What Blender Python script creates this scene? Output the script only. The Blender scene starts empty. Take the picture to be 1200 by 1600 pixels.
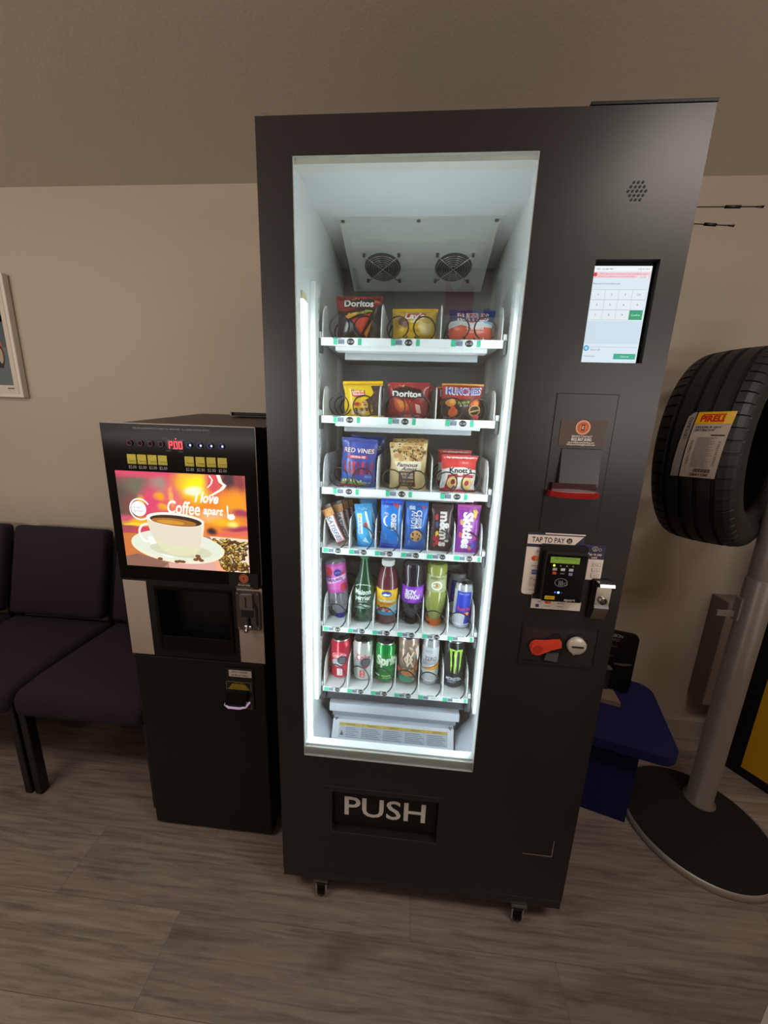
import bpy, bmesh, math, random
from mathutils import Vector, Matrix, noise
from mathutils.geometry import tessellate_polygon

random.seed(7)
PI = math.pi
scene = bpy.context.scene
COL = scene.collection

# ------------------------------------------------------------------ camera
F_PX = 578.0
CAM = Vector((0.3258, -0.804, 1.3852))
YAW, PITCH, ROLL = -0.0776, 0.2309, 0.034
fw = Vector((math.sin(YAW) * math.cos(PITCH), math.cos(YAW) * math.cos(PITCH), -math.sin(PITCH)))
r0 = Vector((math.cos(YAW), -math.sin(YAW), 0))
u0 = r0.cross(fw)
rt = math.cos(ROLL) * r0 + math.sin(ROLL) * u0
up = -math.sin(ROLL) * r0 + math.cos(ROLL) * u0
cd = bpy.data.cameras.new('camera')
cam = bpy.data.objects.new('camera', cd)
COL.objects.link(cam)
cam.matrix_world = Matrix(((rt.x, up.x, -fw.x, CAM.x), (rt.y, up.y, -fw.y, CAM.y), (rt.z, up.z, -fw.z, CAM.z), (0, 0, 0, 1)))
cd.sensor_fit = 'VERTICAL'
cd.sensor_height = 36.0
cd.lens = F_PX / 1600.0 * 36.0
cd.clip_start = 0.02
scene.camera = cam

# ------------------------------------------------------------------ world, lights, exposure
w = bpy.data.worlds.new('world')
scene.world = w
w.use_nodes = True
w.node_tree.nodes['Background'].inputs[0].default_value = (0.9, 0.8, 0.7, 1)
w.node_tree.nodes['Background'].inputs[1].default_value = 0.02

CEIL_Z = 2.257
WALL_Y = 0.79
YF_ = -1.55


def area(name, loc, sx, sy, power, color, rot=(0, 0, 0)):
    l = bpy.data.lights.new(name, 'AREA')
    l.shape = 'RECTANGLE'
    l.size, l.size_y = sx, sy
    l.energy = power
    l.color = color
    o = bpy.data.objects.new(name, l)
    o.location = loc
    o.rotation_euler = rot
    COL.objects.link(o)
    return o


WARM = (1.0, 0.91, 0.83)
# unseen fill lamps added beyond the wall openings, plus weak ceiling lamps here
area('rear_fill_light', (3.6, -4.5, 1.85), 3.2, 0.8, 58.0, WARM, (math.radians(90), 0, 0))
area('rear_fill_light', (-3.4, -4.5, 1.85), 3.6, 0.8, 98.0, WARM, (math.radians(90), 0, 0))
# upward fill lamps added beyond the openings to brighten the ceiling
area('ceiling_fill_light', (2.0, -2.4, 1.20), 1.2, 0.9, 46.0, WARM, (math.radians(180), 0, 0))
area('ceiling_fill_light', (-1.8, -2.4, 1.20), 2.0, 0.9, 58.0, WARM, (math.radians(180), 0, 0))
area('ceiling_lamp', (1.30, -0.66, CEIL_Z - 0.015), 0.7, 0.4, 10.0, WARM)
area('ceiling_lamp', (-1.15, -0.75, CEIL_Z - 0.015), 0.9, 0.4, 11.0, WARM)
scene.view_settings.view_transform = 'Standard'
scene.view_settings.look = 'None'
scene.view_settings.gamma = 1.0
scene.view_settings.use_curve_mapping = False
scene.view_settings.exposure = 0.0


# ------------------------------------------------------------------ materials
def lin(c):
    return c / 12.92 if c <= 0.04045 else ((c + 0.055) / 1.055) ** 2.4


def rgb(h):
    if isinstance(h, str):
        h = tuple(int(h[i:i + 2], 16) for i in (0, 2, 4))
    return tuple(lin(c / 255.0) for c in h) + (1.0,)


MATS = {}


def mat(name, color='808080', rough=0.5, metal=0.0, spec=0.5, emit=None, es=0.0, bump=0.0, bscale=80.0, var=0.0, coat=0.0, alpha=1.0):
    if name in MATS:
        return MATS[name]
    m = bpy.data.materials.new(name)
    m.use_nodes = True
    nt = m.node_tree
    b = nt.nodes['Principled BSDF']
    c = rgb(color)
    b.inputs['Base Color'].default_value = c
    b.inputs['Roughness'].default_value = rough
    b.inputs['Metallic'].default_value = metal
    b.inputs['Specular IOR Level'].default_value = spec
    b.inputs['Coat Weight'].default_value = coat
    b.inputs['Coat Roughness'].default_value = 0.08
    b.inputs['Alpha'].default_value = alpha
    if emit is not None:
        b.inputs['Emission Color'].default_value = rgb(emit)
        b.inputs['Emission Strength'].default_value = es
    if bump or var:
        tc = nt.nodes.new('ShaderNodeTexCoord')
        n = nt.nodes.new('ShaderNodeTexNoise')
        n.inputs['Scale'].default_value = bscale
        n.inputs['Detail'].default_value = 4
        nt.links.new(tc.outputs['Object'], n.inputs['Vector'])
        if bump:
            bp = nt.nodes.new('ShaderNodeBump')
            bp.inputs['Strength'].default_value = bump
            bp.inputs['Distance'].default_value = 0.002
            nt.links.new(n.outputs['Fac'], bp.inputs['Height'])
            nt.links.new(bp.outputs['Normal'], b.inputs['Normal'])
        if var:
            mx = nt.nodes.new('ShaderNodeMix')
            mx.data_type = 'RGBA'
            mx.inputs[6].default_value = tuple(max(0, x * (1 - var)) for x in c[:3]) + (1,)
            mx.inputs[7].default_value = tuple(min(1, x * (1 + var)) for x in c[:3]) + (1,)
            nt.links.new(n.outputs['Fac'], mx.inputs[0])
            nt.links.new(mx.outputs[2], b.inputs['Base Color'])
    MATS[name] = m
    return m


def C(h, rough=0.45, coat=0.0, metal=0.0):
    """plain printed colour"""
    return mat('print_%s_%d' % (h, int(rough * 100)), h, rough, metal, 0.4, coat=coat)


def E(h, s=1.0):
    """a colour that gives off light (lamps, screens)"""
    n = 'lit_%s_%d' % (h, int(s * 100))
    return mat(n, '050505', 0.4, emit=h, es=s)


def glass_mat(name, tint, refl=1.0, tmix=None, rough=0.0):
    """thin clear sheet: fresnel mix of a tinted see-through and a mirror"""
    if name in MATS:
        return MATS[name]
    m = bpy.data.materials.new(name)
    m.use_nodes = True
    nt = m.node_tree
    nt.nodes.clear()
    out = nt.nodes.new('ShaderNodeOutputMaterial')
    mix = nt.nodes.new('ShaderNodeMixShader')
    tr = nt.nodes.new('ShaderNodeBsdfTransparent')
    gl = nt.nodes.new('ShaderNodeBsdfGlossy')
    fr = nt.nodes.new('ShaderNodeFresnel')
    ge = nt.nodes.new('ShaderNodeNewGeometry')
    io = nt.nodes.new('ShaderNodeMapRange')      # same index from both sides of the thin sheet
    io.inputs[3].default_value = 1.5
    io.inputs[4].default_value = 1 / 1.5
    nt.links.new(ge.outputs['Backfacing'], io.inputs[0])
    nt.links.new(io.outputs[0], fr.inputs['IOR'])
    mu = nt.nodes.new('ShaderNodeMath')
    mu.operation = 'MULTIPLY'
    mu.inputs[1].default_value = refl
    tr.inputs[0].default_value = rgb(tint)
    gl.inputs['Roughness'].default_value = rough
    gl.inputs['Color'].default_value = (1, 1, 1, 1)
    nt.links.new(fr.outputs[0], mu.inputs[0])
    nt.links.new(mu.outputs[0], mix.inputs[0])
    last = tr
    if tmix is not None:
        df = nt.nodes.new('ShaderNodeBsdfDiffuse')
        df.inputs[0].default_value = rgb(tmix[0])
        m2 = nt.nodes.new('ShaderNodeMixShader')
        m2.inputs[0].default_value = tmix[1]
        nt.links.new(tr.outputs[0], m2.inputs[1])
        nt.links.new(df.outputs[0], m2.inputs[2])
        last = m2
    nt.links.new(last.outputs[0], mix.inputs[1])
    nt.links.new(gl.outputs[0], mix.inputs[2])
    nt.links.new(mix.outputs[0], out.inputs[0])
    MATS[name] = m
    return m


WALLM = mat('wall_paint', 'B5A695', 0.8, bump=0.25, bscale=140, var=0.02)
CEILM = mat('ceiling_paint', 'D6CABA', 0.9, bump=0.16, bscale=120, var=0.03)
BASEM = mat('baseboard_paint', 'A89C90', 0.55)
BLK = mat('charcoal_powder_coat', '282423', 0.33, spec=0.42, bump=0.06, bscale=700)
BLK2 = mat('dark_edge', '191716', 0.5)
SEAM = mat('seam_black', '060606', 0.7)
GBLK = mat('gloss_black_panel', '0B0A0A', 0.14, spec=0.22)
MBLK = mat('matt_black', '0E0D0E', 0.5, spec=0.35)
WHT = mat('white_enamel', 'E6EAEA', 0.45)
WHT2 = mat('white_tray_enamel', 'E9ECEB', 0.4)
GREYP = mat('interior_grey', 'C2C6C9', 0.5)
ALU = mat('brushed_aluminium', 'C9C9C6', 0.3, 1.0)
CHR = mat('chrome', 'D8D6D2', 0.15, 1.0)
STEEL = mat('dull_steel', '8C8A86', 0.35, 1.0)
WIRE = mat('black_wire', '141416', 0.35)
GREYPL = mat('grey_plastic', '505357', 0.4)
PURP = mat('purple_fabric', '26172A', 0.9, bump=0.6, bscale=600, var=0.15)
LEGM = mat('black_chair_frame', '0C0B0B', 0.3)
BLUE = mat('blue_carpet', '090D4C', 0.95, bump=0.8, bscale=500, var=0.2)
RUB = mat('tyre_rubber', '1A1918', 0.55, bump=0.1, bscale=300)
POLE = mat('grey_painted_pole', '8A827C', 0.35, 0.3)
PAPER = mat('off_white_sticker', 'E9D9CD', 0.5)
NAVY = mat('navy_sticker', '2A2748', 0.5)


# ------------------------------------------------------------------ mesh builder
class MB:
    def __init__(self):
        self.v, self.f, self.m, self.s, self.mats = [], [], [], [], []

    def mi(self, mt):
        if mt not in self.mats:
            self.mats.append(mt)
        return self.mats.index(mt)

    def add(self, vs, fs, mt, smooth=False):
        o = len(self.v)
        self.v.extend(Vector(p) for p in vs)
        k = self.mi(mt)
        for f in fs:
            self.f.append(tuple(i + o for i in f))
            self.m.append(k)
            self.s.append(smooth)

    def box(self, x0, x1, y0, y1, z0, z1, mt, bev=0.0, seg=2, smooth=False):
        if bev <= 0:
            vs = [(x0, y0, z0), (x1, y0, z0), (x1, y1, z0), (x0, y1, z0), (x0, y0, z1), (x1, y0, z1), (x1, y1, z1), (x0, y1, z1)]
            self.add(vs, [(0, 3, 2, 1), (4, 5, 6, 7), (0, 1, 5, 4), (1, 2, 6, 5), (2, 3, 7, 6), (3, 0, 4, 7)], mt)
            return self
        bm = bmesh.new()
        bmesh.ops.create_cube(bm, size=1)
        for v in bm.verts:
            v.co = Vector(((x0 + x1) / 2 + v.co.x * (x1 - x0), (y0 + y1) / 2 + v.co.y * (y1 - y0), (z0 + z1) / 2 + v.co.z * (z1 - z0)))
        bmesh.ops.bevel(bm, geom=bm.edges[:], offset=bev, segments=seg, affect='EDGES', profile=0.5)
        self.from_bm(bm, mt, smooth)
        return self

    def from_bm(self, bm, mt, smooth=False):
        bm.verts.ensure_lookup_table()
        bm.verts.index_update()
        self.add([v.co.copy() for v in bm.verts], [[v.index for v in f.verts] for f in bm.faces], mt, smooth)
        bm.free()

    def lathe(self, prof, mt, n=32, c=(0, 0, 0), axis='z', smooth=True, cap=True, mfn=None):
        """prof: list of (radius, height)"""
        vs, fs = [], []
        for r, h in prof:
            for k in range(n):
                a = 2 * PI * k / n
                p = (r * math.cos(a), r * math.sin(a), h)
                if axis == 'y':
                    p = (p[0], h, p[1])
                elif axis == 'x':
                    p = (h, p[0], p[1])
                vs.append((p[0] + c[0], p[1] + c[1], p[2] + c[2]))
        flip = axis == 'y'
        for i in range(len(prof) - 1):
            for k in range(n):
                a, b = i * n + k, i * n + (k + 1) % n
                q = (a, b, b + n, a + n)
                fs.append(q[::-1] if flip else q)
        if mfn is None:
            self.add(vs, fs, mt, smooth)
        else:
            o = len(self.v)
            self.v.extend(Vector(p) for p in vs)
            for j, q in enumerate(fs):
                self.f.append(tuple(i + o for i in q))
                self.m.append(self.mi(mfn(j // n)))
                self.s.append(smooth)
        if cap:
            b0 = list(range(n))
            b1 = [(len(prof) - 1) * n + k for k in range(n)]
            if prof[0][0] > 1e-6:
                self.add([vs[i] for i in b0], [tuple(range(n))[::-1] if not flip else tuple(range(n))], mt if mfn is None else mfn(0))
            if prof[-1][0] > 1e-6:
                self.add([vs[i] for i in b1], [tuple(range(n)) if not flip else tuple(range(n))[::-1]], mt if mfn is None else mfn(len(prof) - 2))
        return self

    def tube(self, pts, r, mt, n=8, closed=False, cap=True):
        pts = [Vector(p) for p in pts]
        N = len(pts)
        vs, fs = [], []
        prev = None
        for i in range(N):
            if closed:
                t = (pts[(i + 1) % N] - pts[i - 1]).normalized()
            else:
                t = (pts[min(i + 1, N - 1)] - pts[max(i - 1, 0)]).normalized()
            if prev is None:
                a = Vector((0, 0, 1)) if abs(t.z) < 0.9 else Vector((1, 0, 0))
                nrm = (a - t * a.dot(t)).normalized()
            else:
                nrm = (prev - t * prev.dot(t)).normalized()
            prev = nrm
            bn = t.cross(nrm)
            rr = r[i] if isinstance(r, (list, tuple)) else r
            for k in range(n):
                a = 2 * PI * k / n
                vs.append(pts[i] + (nrm * math.cos(a) + bn * math.sin(a)) * rr)
        M = N if closed else N - 1
        for i in range(M):
            j = (i + 1) % N
            for k in range(n):
                k2 = (k + 1) % n
                fs.append((i * n + k, i * n + k2, j * n + k2, j * n + k))
        if cap and not closed:
            fs.append(tuple(range(n))[::-1])
            fs.append(tuple((N - 1) * n + k for k in range(n)))
        self.add(vs, fs, mt, True)
        return self

    def prism(self, poly, mp, d0, d1, mt, smooth=False):
        """poly in 2D mapped with mp(a, b, depth), extruded between depths d0 and d1"""
        n = len(poly)
        area2 = sum(poly[i][0] * poly[(i + 1) % n][1] - poly[(i + 1) % n][0] * poly[i][1] for i in range(n))
        if area2 < 0:
            poly = poly[::-1]
        tris = tessellate_polygon([[Vector((p[0], p[1], 0)) for p in poly]])
        vs = [mp(a, b, d0) for a, b in poly] + [mp(a, b, d1) for a, b in poly]
        fs = []
        for t in tris:
            t = tuple(t)
            p = [poly[i] for i in t]
            s = (p[1][0] - p[0][0]) * (p[2][1] - p[0][1]) - (p[1][1] - p[0][1]) * (p[2][0] - p[0][0])
            if s < 0:
                t = t[::-1]
            fs.append(tuple(i + n for i in t))
            fs.append(t[::-1])
        self.add(vs, fs, mt)
        sv = [mp(a, b, d0) for a, b in poly] + [mp(a, b, d1) for a, b in poly]
        self.add(sv, [(i, (i + 1) % n, (i + 1) % n + n, i + n) for i in range(n)], mt, smooth)
        return self

    def build(self, name, parent=None, loc=None):
        me = bpy.data.meshes.new(name)
        me.from_pydata([tuple(p) for p in self.v], [], self.f)
        for mt in self.mats:
            me.materials.append(mt)
        me.polygons.foreach_set('material_index', self.m)
        me.polygons.foreach_set('use_smooth', self.s)
        me.update()
        o = bpy.data.objects.new(name, me)
        COL.objects.link(o)
        if parent is not None:
            o.parent = parent
        if loc is not None:
            o.location = loc
        return o


TEXT = {}


def text_tris(s, bold=0.0, shear=0.0):
    """triangles of a line of text, cap height 1, centred at the origin; returns tris, width"""
    key = (s, bold, shear)
    if key in TEXT:
        return TEXT[key]
    cu = bpy.data.curves.new('tmp_text', 'FONT')
    cu.body = s
    cu.size = 1.0
    cu.offset = bold
    cu.shear = shear
    cu.resolution_u = 3
    cu.fill_mode = 'FRONT'
    o = bpy.data.objects.new('tmp_text', cu)
    COL.objects.link(o)
    bpy.context.view_layer.update()
    dg = bpy.context.evaluated_depsgraph_get()
    me = bpy.data.meshes.new_from_object(o.evaluated_get(dg))
    me.calc_loop_triangles()
    P = [(v.co.x, v.co.y) for v in me.vertices]
    T = []
    for t in me.loop_triangles:
        a, b, c = (P[i] for i in t.vertices)
        if (b[0] - a[0]) * (c[1] - a[1]) - (b[1] - a[1]) * (c[0] - a[0]) < 0:
            a, c = c, a
        T.append((a, b, c))
    bpy.data.objects.remove(o)
    bpy.data.curves.remove(cu)
    bpy.data.meshes.remove(me)
    xs = [p[0] for t in T for p in t] or [0, 1]
    cx = (min(xs) + max(xs)) / 2
    k = 1 / 0.70
    T = [tuple(((p[0] - cx) * k, p[1] * k - 0.5) for p in t) for t in T]
    TEXT[key] = (T, (max(xs) - min(xs)) * k)
    return TEXT[key]


def circ(cx, cy, rx, ry=None, n=24, a0=0.0, a1=2 * PI):
    ry = rx if ry is None else ry
    full = abs(a1 - a0 - 2 * PI) < 1e-6
    m = n if full else n + 1
    return [(cx + rx * math.cos(a0 + (a1 - a0) * i / n), cy + ry * math.sin(a0 + (a1 - a0) * i / n)) for i in range(m)]


def rrect(x0, y0, x1, y1, r, n=5):
    P = []
    for cx, cy, a in ((x1 - r, y1 - r, 0), (x0 + r, y1 - r, PI / 2), (x0 + r, y0 + r, PI), (x1 - r, y0 + r, 1.5 * PI)):
        P += [(cx + r * math.cos(a + PI / 2 * i / n), cy + r * math.sin(a + PI / 2 * i / n)) for i in range(n + 1)]
    return P


class Paint:
    """prints flat shapes onto a surface given by mp(a, b, h); layers stack in the order drawn"""

    def __init__(self, mb, mp, maxe=0.02, sx=1.0, sy=1.0, h0=0.0003, dh=0.00008):
        self.mb, self.mp, self.maxe, self.sx, self.sy, self.h, self.dh = mb, mp, maxe, sx, sy, h0, dh

    def tris(self, T, mt):
        out = []
        st = list(T)
        while st:
            a, b, c = st.pop()
            ls = []
            for p, q in ((a, b), (b, c), (c, a)):
                ls.append(math.hypot((p[0] - q[0]) * self.sx, (p[1] - q[1]) * self.sy))
            if max(ls) <= self.maxe or len(out) > 20000:
                out.append((a, b, c))
                continue
            k = ls.index(max(ls))
            P = [a, b, c]
            p, q, r = P[k], P[(k + 1) % 3], P[(k + 2) % 3]
            m = ((p[0] + q[0]) / 2, (p[1] + q[1]) / 2)
            st.append((p, m, r))
            st.append((m, q, r))
        vs, ix, fs = [], {}, []
        for t in out:
            f = []
            for p in t:
                kk = (round(p[0], 6), round(p[1], 6))
                if kk not in ix:
                    ix[kk] = len(vs)
                    vs.append(self.mp(p[0] * self.sx, p[1] * self.sy, self.h))
                f.append(ix[kk])
            if len(set(f)) == 3:
                fs.append(tuple(f))
        self.mb.add(vs, fs, mt, True)

    def up(self):
        self.h += self.dh

    def poly(self, pts, mt, up=True):
        if up:
            self.up()
        T = []
        for t in tessellate_polygon([[Vector((p[0], p[1], 0)) for p in pts]]):
            a, b, c = (pts[i] for i in t)
            if (b[0] - a[0]) * (c[1] - a[1]) - (b[1] - a[1]) * (c[0] - a[0]) < 0:
                a, c = c, a
            T.append((a, b, c))
        self.tris(T, mt)
        return self

    def rect(self, x0, y0, x1, y1, mt, up=True):
        return self.poly([(x0, y0), (x1, y0), (x1, y1), (x0, y1)], mt, up)

    def ell(self, cx, cy, rx, ry, mt, n=24, rot=0, up=True):
        P = circ(0, 0, rx, ry, n)
        c, s = math.cos(rot), math.sin(rot)
        k = self.sy / self.sx
        return self.poly([(cx + p[0] * c - p[1] * s * k, cy + p[0] * s / k + p[1] * c) for p in P], mt, up)

    def ring(self, cx, cy, rx, ry, t, mt, n=28, a0=0.0, a1=2 * PI, up=True):
        if up:
            self.up()
        T = []
        for i in range(n):
            a, b = a0 + (a1 - a0) * i / n, a0 + (a1 - a0) * (i + 1) / n
            o1, o2 = (cx + rx * math.cos(a), cy + ry * math.sin(a)), (cx + rx * math.cos(b), cy + ry * math.sin(b))
            i1, i2 = (cx + rx * (1 - t) * math.cos(a), cy + ry * (1 - t) * math.sin(a)), (cx + rx * (1 - t) * math.cos(b), cy + ry * (1 - t) * math.sin(b))
            T += [(o1, o2, i2), (o1, i2, i1)]
        self.tris(T, mt)
        return self

    def txt(self, s, cx, cy, h, mt, w=None, rot=0.0, bold=0.0, shear=0.0, arc=0.0, up=True):
        """h: letter height in metres of the surface; w: full width in metres"""
        if up:
            self.up()
        T, tw = text_tris(s, bold, shear)
        k = (w / text_tris(s, 0.0, shear)[1]) if w else h
        c, sn = math.cos(rot), math.sin(rot)
        out = []
        for t in T:
            q = []
            for p in t:
                x, y = p[0] * k, p[1] * h
                y -= arc * (x / max(1e-6, tw * k / 2)) ** 2
                x, y = x * c - y * sn, x * sn + y * c
                q.append((cx + x / self.sx, cy + y / self.sy))
            out.append(tuple(q))
        self.tris(out, mt)
        return self


def plane_map(y, x0=0.0, z0=0.0):
    """surface facing the camera (-y)"""
    return lambda a, b, h: Vector((x0 + a, y - h, z0 + b))


def empty(name, loc, label=None, cat=None, group=None, rot=(0, 0, 0)):
    o = bpy.data.objects.new(name, None)
    o.empty_display_size = 0.05
    COL.objects.link(o)
    o.location = loc
    o.rotation_euler = rot
    if label:
        tag(o, label, cat, group)
    return o


def tag(o, label, cat, group=None):
    o['label'] = label
    o['category'] = cat
    if group:
        o['group'] = group
    return o


def struct(o):
    o['kind'] = 'structure'
    return o


def part_label(o, s):
    o['label'] = s
    return o


def dup(o, loc, label, group=None, rot=None):
    c = o.copy()
    COL.objects.link(c)
    c.location = loc
    c['label'] = label
    if group:
        c['group'] = group
    if rot is not None:
        c.rotation_euler = rot
    for ch in list(o.children):
        d = ch.copy()
        COL.objects.link(d)
        d.parent = c
        for g in list(ch.children):
            e = g.copy()
            COL.objects.link(e)
            e.parent = d
    return c


# ------------------------------------------------------------------ room
def frame_cells(mb, x0, x1, z0, z1, holes, y0, y1, mt):
    xs = sorted({x0, x1, *[h[0] for h in holes], *[h[1] for h in holes]})
    zs = sorted({z0, z1, *[h[2] for h in holes], *[h[3] for h in holes]})
    solid = {}
    for i in range(len(xs) - 1):
        for j in range(len(zs) - 1):
            cx, cz = (xs[i] + xs[i + 1]) / 2, (zs[j] + zs[j + 1]) / 2
            solid[i, j] = not any(h[0] < cx < h[1] and h[2] < cz < h[3] for h in holes)
    ix, vs, fs = {}, [], []

    def V(i, j, k):
        if (i, j, k) not in ix:
            ix[i, j, k] = len(vs)
            vs.append((xs[i], (y0, y1)[k], zs[j]))
        return ix[i, j, k]
    for (i, j), s in solid.items():
        if not s:
            continue
        fs.append((V(i, j, 0), V(i + 1, j, 0), V(i + 1, j + 1, 0), V(i, j + 1, 0)))
        fs.append((V(i, j, 1), V(i, j + 1, 1), V(i + 1, j + 1, 1), V(i + 1, j, 1)))
        for di, dj, e in ((-1, 0, ((i, j + 1), (i, j))), (1, 0, ((i + 1, j), (i + 1, j + 1))), (0, -1, ((i, j), (i + 1, j))), (0, 1, ((i + 1, j + 1), (i, j + 1)))):
            if not solid.get((i + di, j + dj), False):
                (a, b), (c, d) = e
                fs.append((V(a, b, 0), V(a, b, 1), V(c, d, 1), V(c, d, 0)))
    mb.add(vs, fs, mt)


XL, XR, YF = -3.2, 2.7, YF_


def floor_material():
    m = bpy.data.materials.new('grey_oak_planks')
    m.use_nodes = True
    nt = m.node_tree
    b = nt.nodes['Principled BSDF']
    N, L = nt.nodes.new, nt.links.new
    tc = N('ShaderNodeTexCoord')
    mp = N('ShaderNodeMapping')
    mp.inputs['Location'].default_value = (0.28, 0.075, 0)
    mp.inputs['Rotation'].default_value = (0, 0, 0.0)
    L(tc.outputs['Object'], mp.inputs['Vector'])
    br = N('ShaderNodeTexBrick')
    br.offset = 0.37
    br.inputs['Color1'].default_value = (0.0, 0.0, 0.0, 1)
    br.inputs['Color2'].default_value = (1, 1, 1, 1)
    br.inputs['Mortar'].default_value = (0.5, 0.5, 0.5, 1)
    br.inputs['Scale'].default_value = 1.0
    br.inputs['Mortar Size'].default_value = 0.0009
    br.inputs['Mortar Smooth'].default_value = 0.2
    br.inputs['Brick Width'].default_value = 1.05
    br.inputs['Row Height'].default_value = 0.19
    L(mp.outputs[0], br.inputs['Vector'])
    # grain: noise stretched along the plank, shifted per plank
    sc = N('ShaderNodeVectorMath'); sc.operation = 'MULTIPLY'
    sc.inputs[1].default_value = (2.6, 40.0, 1)
    L(mp.outputs[0], sc.inputs[0])
    ad = N('ShaderNodeVectorMath'); ad.operation = 'ADD'
    cs = N('ShaderNodeVectorMath'); cs.operation = 'SCALE'
    cs.inputs['Scale'].default_value = 13.0
    L(br.outputs['Color'], cs.inputs[0])
    L(sc.outputs[0], ad.inputs[0]); L(cs.outputs[0], ad.inputs[1])
    n1 = N('ShaderNodeTexNoise'); n1.inputs['Scale'].default_value = 1.6; n1.inputs['Detail'].default_value = 9; n1.inputs['Roughness'].default_value = 0.68; n1.inputs['Distortion'].default_value = 0.6
    L(ad.outputs[0], n1.inputs['Vector'])
    s2 = N('ShaderNodeVectorMath'); s2.operation = 'MULTIPLY'; s2.inputs[1].default_value = (3.0, 7.0, 1)
    L(mp.outputs[0], s2.inputs[0])
    n2 = N('ShaderNodeTexNoise'); n2.inputs['Scale'].default_value = 1.0; n2.inputs['Detail'].default_value = 3
    L(s2.outputs[0], n2.inputs['Vector'])
    cr = N('ShaderNodeValToRGB')
    e = cr.color_ramp.elements
    e[0].position = 0.28; e[0].color = rgb('665B54')
    e[1].position = 0.72; e[1].color = rgb('B0A296')
    k = cr.color_ramp.elements.new(0.5); k.color = rgb('978A80')
    L(n1.outputs['Fac'], cr.inputs[0])
    # dark knots
    kn = N('ShaderNodeMapRange'); kn.inputs[1].default_value = 0.60; kn.inputs[2].default_value = 0.76; kn.inputs[3].default_value = 0; kn.inputs[4].default_value = 0.55
    L(n2.outputs['Fac'], kn.inputs[0])
    m1 = N('ShaderNodeMix'); m1.data_type = 'RGBA'; m1.inputs[7].default_value = rgb('4A3F3A')
    L(kn.outputs[0], m1.inputs[0]); L(cr.outputs[0], m1.inputs[6])
    # plank to plank tone
    m2 = N('ShaderNodeMix'); m2.data_type = 'RGBA'; m2.blend_type = 'MULTIPLY'; m2.inputs[0].default_value = 0.25
    L(m1.outputs[2], m2.inputs[6]); L(br.outputs['Color'], m2.inputs[7])
    m3 = N('ShaderNodeMix'); m3.data_type = 'RGBA'; m3.inputs[7].default_value = rgb('6E625A')
    L(br.outputs['Fac'], m3.inputs[0]); L(m2.outputs[2], m3.inputs[6])
    L(m3.outputs[2], b.inputs['Base Color'])
    b.inputs['Roughness'].default_value = 0.5
    bp = N('ShaderNodeBump'); bp.inputs['Strength'].default_value = 0.25; bp.inputs['Distance'].default_value = 0.002
    L(n1.outputs['Fac'], bp.inputs['Height']); L(bp.outputs[0], b.inputs['Normal'])
    return m


FLOORM = floor_material()
T = 0.06
struct(MB().box(XL - T, XR + T, YF - T, WALL_Y + T, -T, 0, FLOORM).build('floor'))
struct(MB().box(XL - T, XR + T, YF - T, WALL_Y + T, CEIL_Z, CEIL_Z + T, CEILM).build('ceiling'))
struct(MB().box(XL - T, XR + T, WALL_Y, WALL_Y + T, 0, CEIL_Z, WALLM).build('wall_back'))
wf = MB()
frame_cells(wf, XL - T, XR + T, 0, CEIL_Z, [(-3.1, -0.55, 1.22, CEIL_Z), (1.15, 2.62, 1.22, CEIL_Z)], YF - T, YF, WALLM)  # openings shaped so the added lamps reach only the upper room
struct(wf.build('wall_front'))
struct(MB().box(XL - T, XL, YF, WALL_Y, 0, CEIL_Z, WALLM).build('wall_left'))
struct(MB().box(XR, XR + T, YF, WALL_Y, 0, CEIL_Z, WALLM).build('wall_right'))
b_ = MB()
b_.prism([(0, 0), (0.014, 0), (0.014, 0.085), (0.008, 0.1), (0, 0.1)], lambda a, z, d: Vector((d, WALL_Y - a, z)), XL, XR, BASEM)
struct(b_.build('baseboard_back'))

# ------------------------------------------------------------------ vending machine
W_, H_ = 0.80, 1.93
OX0, OX1, OZ0, OZ1 = 0.069, 0.519, 0.509, 1.868     # window opening
vm = empty('vending_machine', (0, 0, 0), 'tall charcoal vending machine with lit glass front full of snacks and drinks', 'vending machine')
Y_IN = 0.034
IX0, IX1, IZ0, IZ1, IY1 = 0.058, 0.548, 0.36, 1.885, 0.56

m_ = MB()   # outer carcass
m_.box(0.004, 0.030, Y_IN + 0.004, 0.70, 0.085, 1.925, BLK)
m_.box(W_ - 0.030, W_ - 0.004, Y_IN + 0.004, 0.70, 0.085, 1.925, BLK)
m_.box(0.030, W_ - 0.030, Y_IN + 0.004, 0.70, 1.90, 1.925, BLK)
m_.box(0.030, W_ - 0.030, Y_IN + 0.004, 0.70, 0.085, 0.11, BLK)
m_.box(0.030, W_ - 0.030, 0.68, 0.70, 0.11, 1.90, BLK)
m_.build('cabinet', vm)
MB().box(0.0, W_, 0.0, 0.69, 0.068, 0.098, BLK, 0.002).build('plinth', vm)

d_ = MB()   # door skin with the window and the push-flap cut out
FX0, FX1, FZ0, FZ1 = 0.146, 0.439, 0.258, 0.398


frame_cells(d_, 0, W_, 0.10, H_, [(OX0, OX1, OZ0, OZ1), (FX0, FX1, FZ0, FZ1), (0.641, 0.755, 1.518, 1.697)], 0.0, Y_IN, BLK)
for x0, x1, z0_, z1 in ((OX0, OX0 + 0.0012, OZ0, OZ1), (OX1 - 0.0012, OX1, OZ0, OZ1), (OX0, OX1, OZ0, OZ0 + 0.0004), (OX0, OX1, OZ1 - 0.0004, OZ1)):
    d_.box(x0, x1, 0.0015, Y_IN, z0_, z1, WHT)
P_ = Paint(d_, plane_map(0.0))
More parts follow.
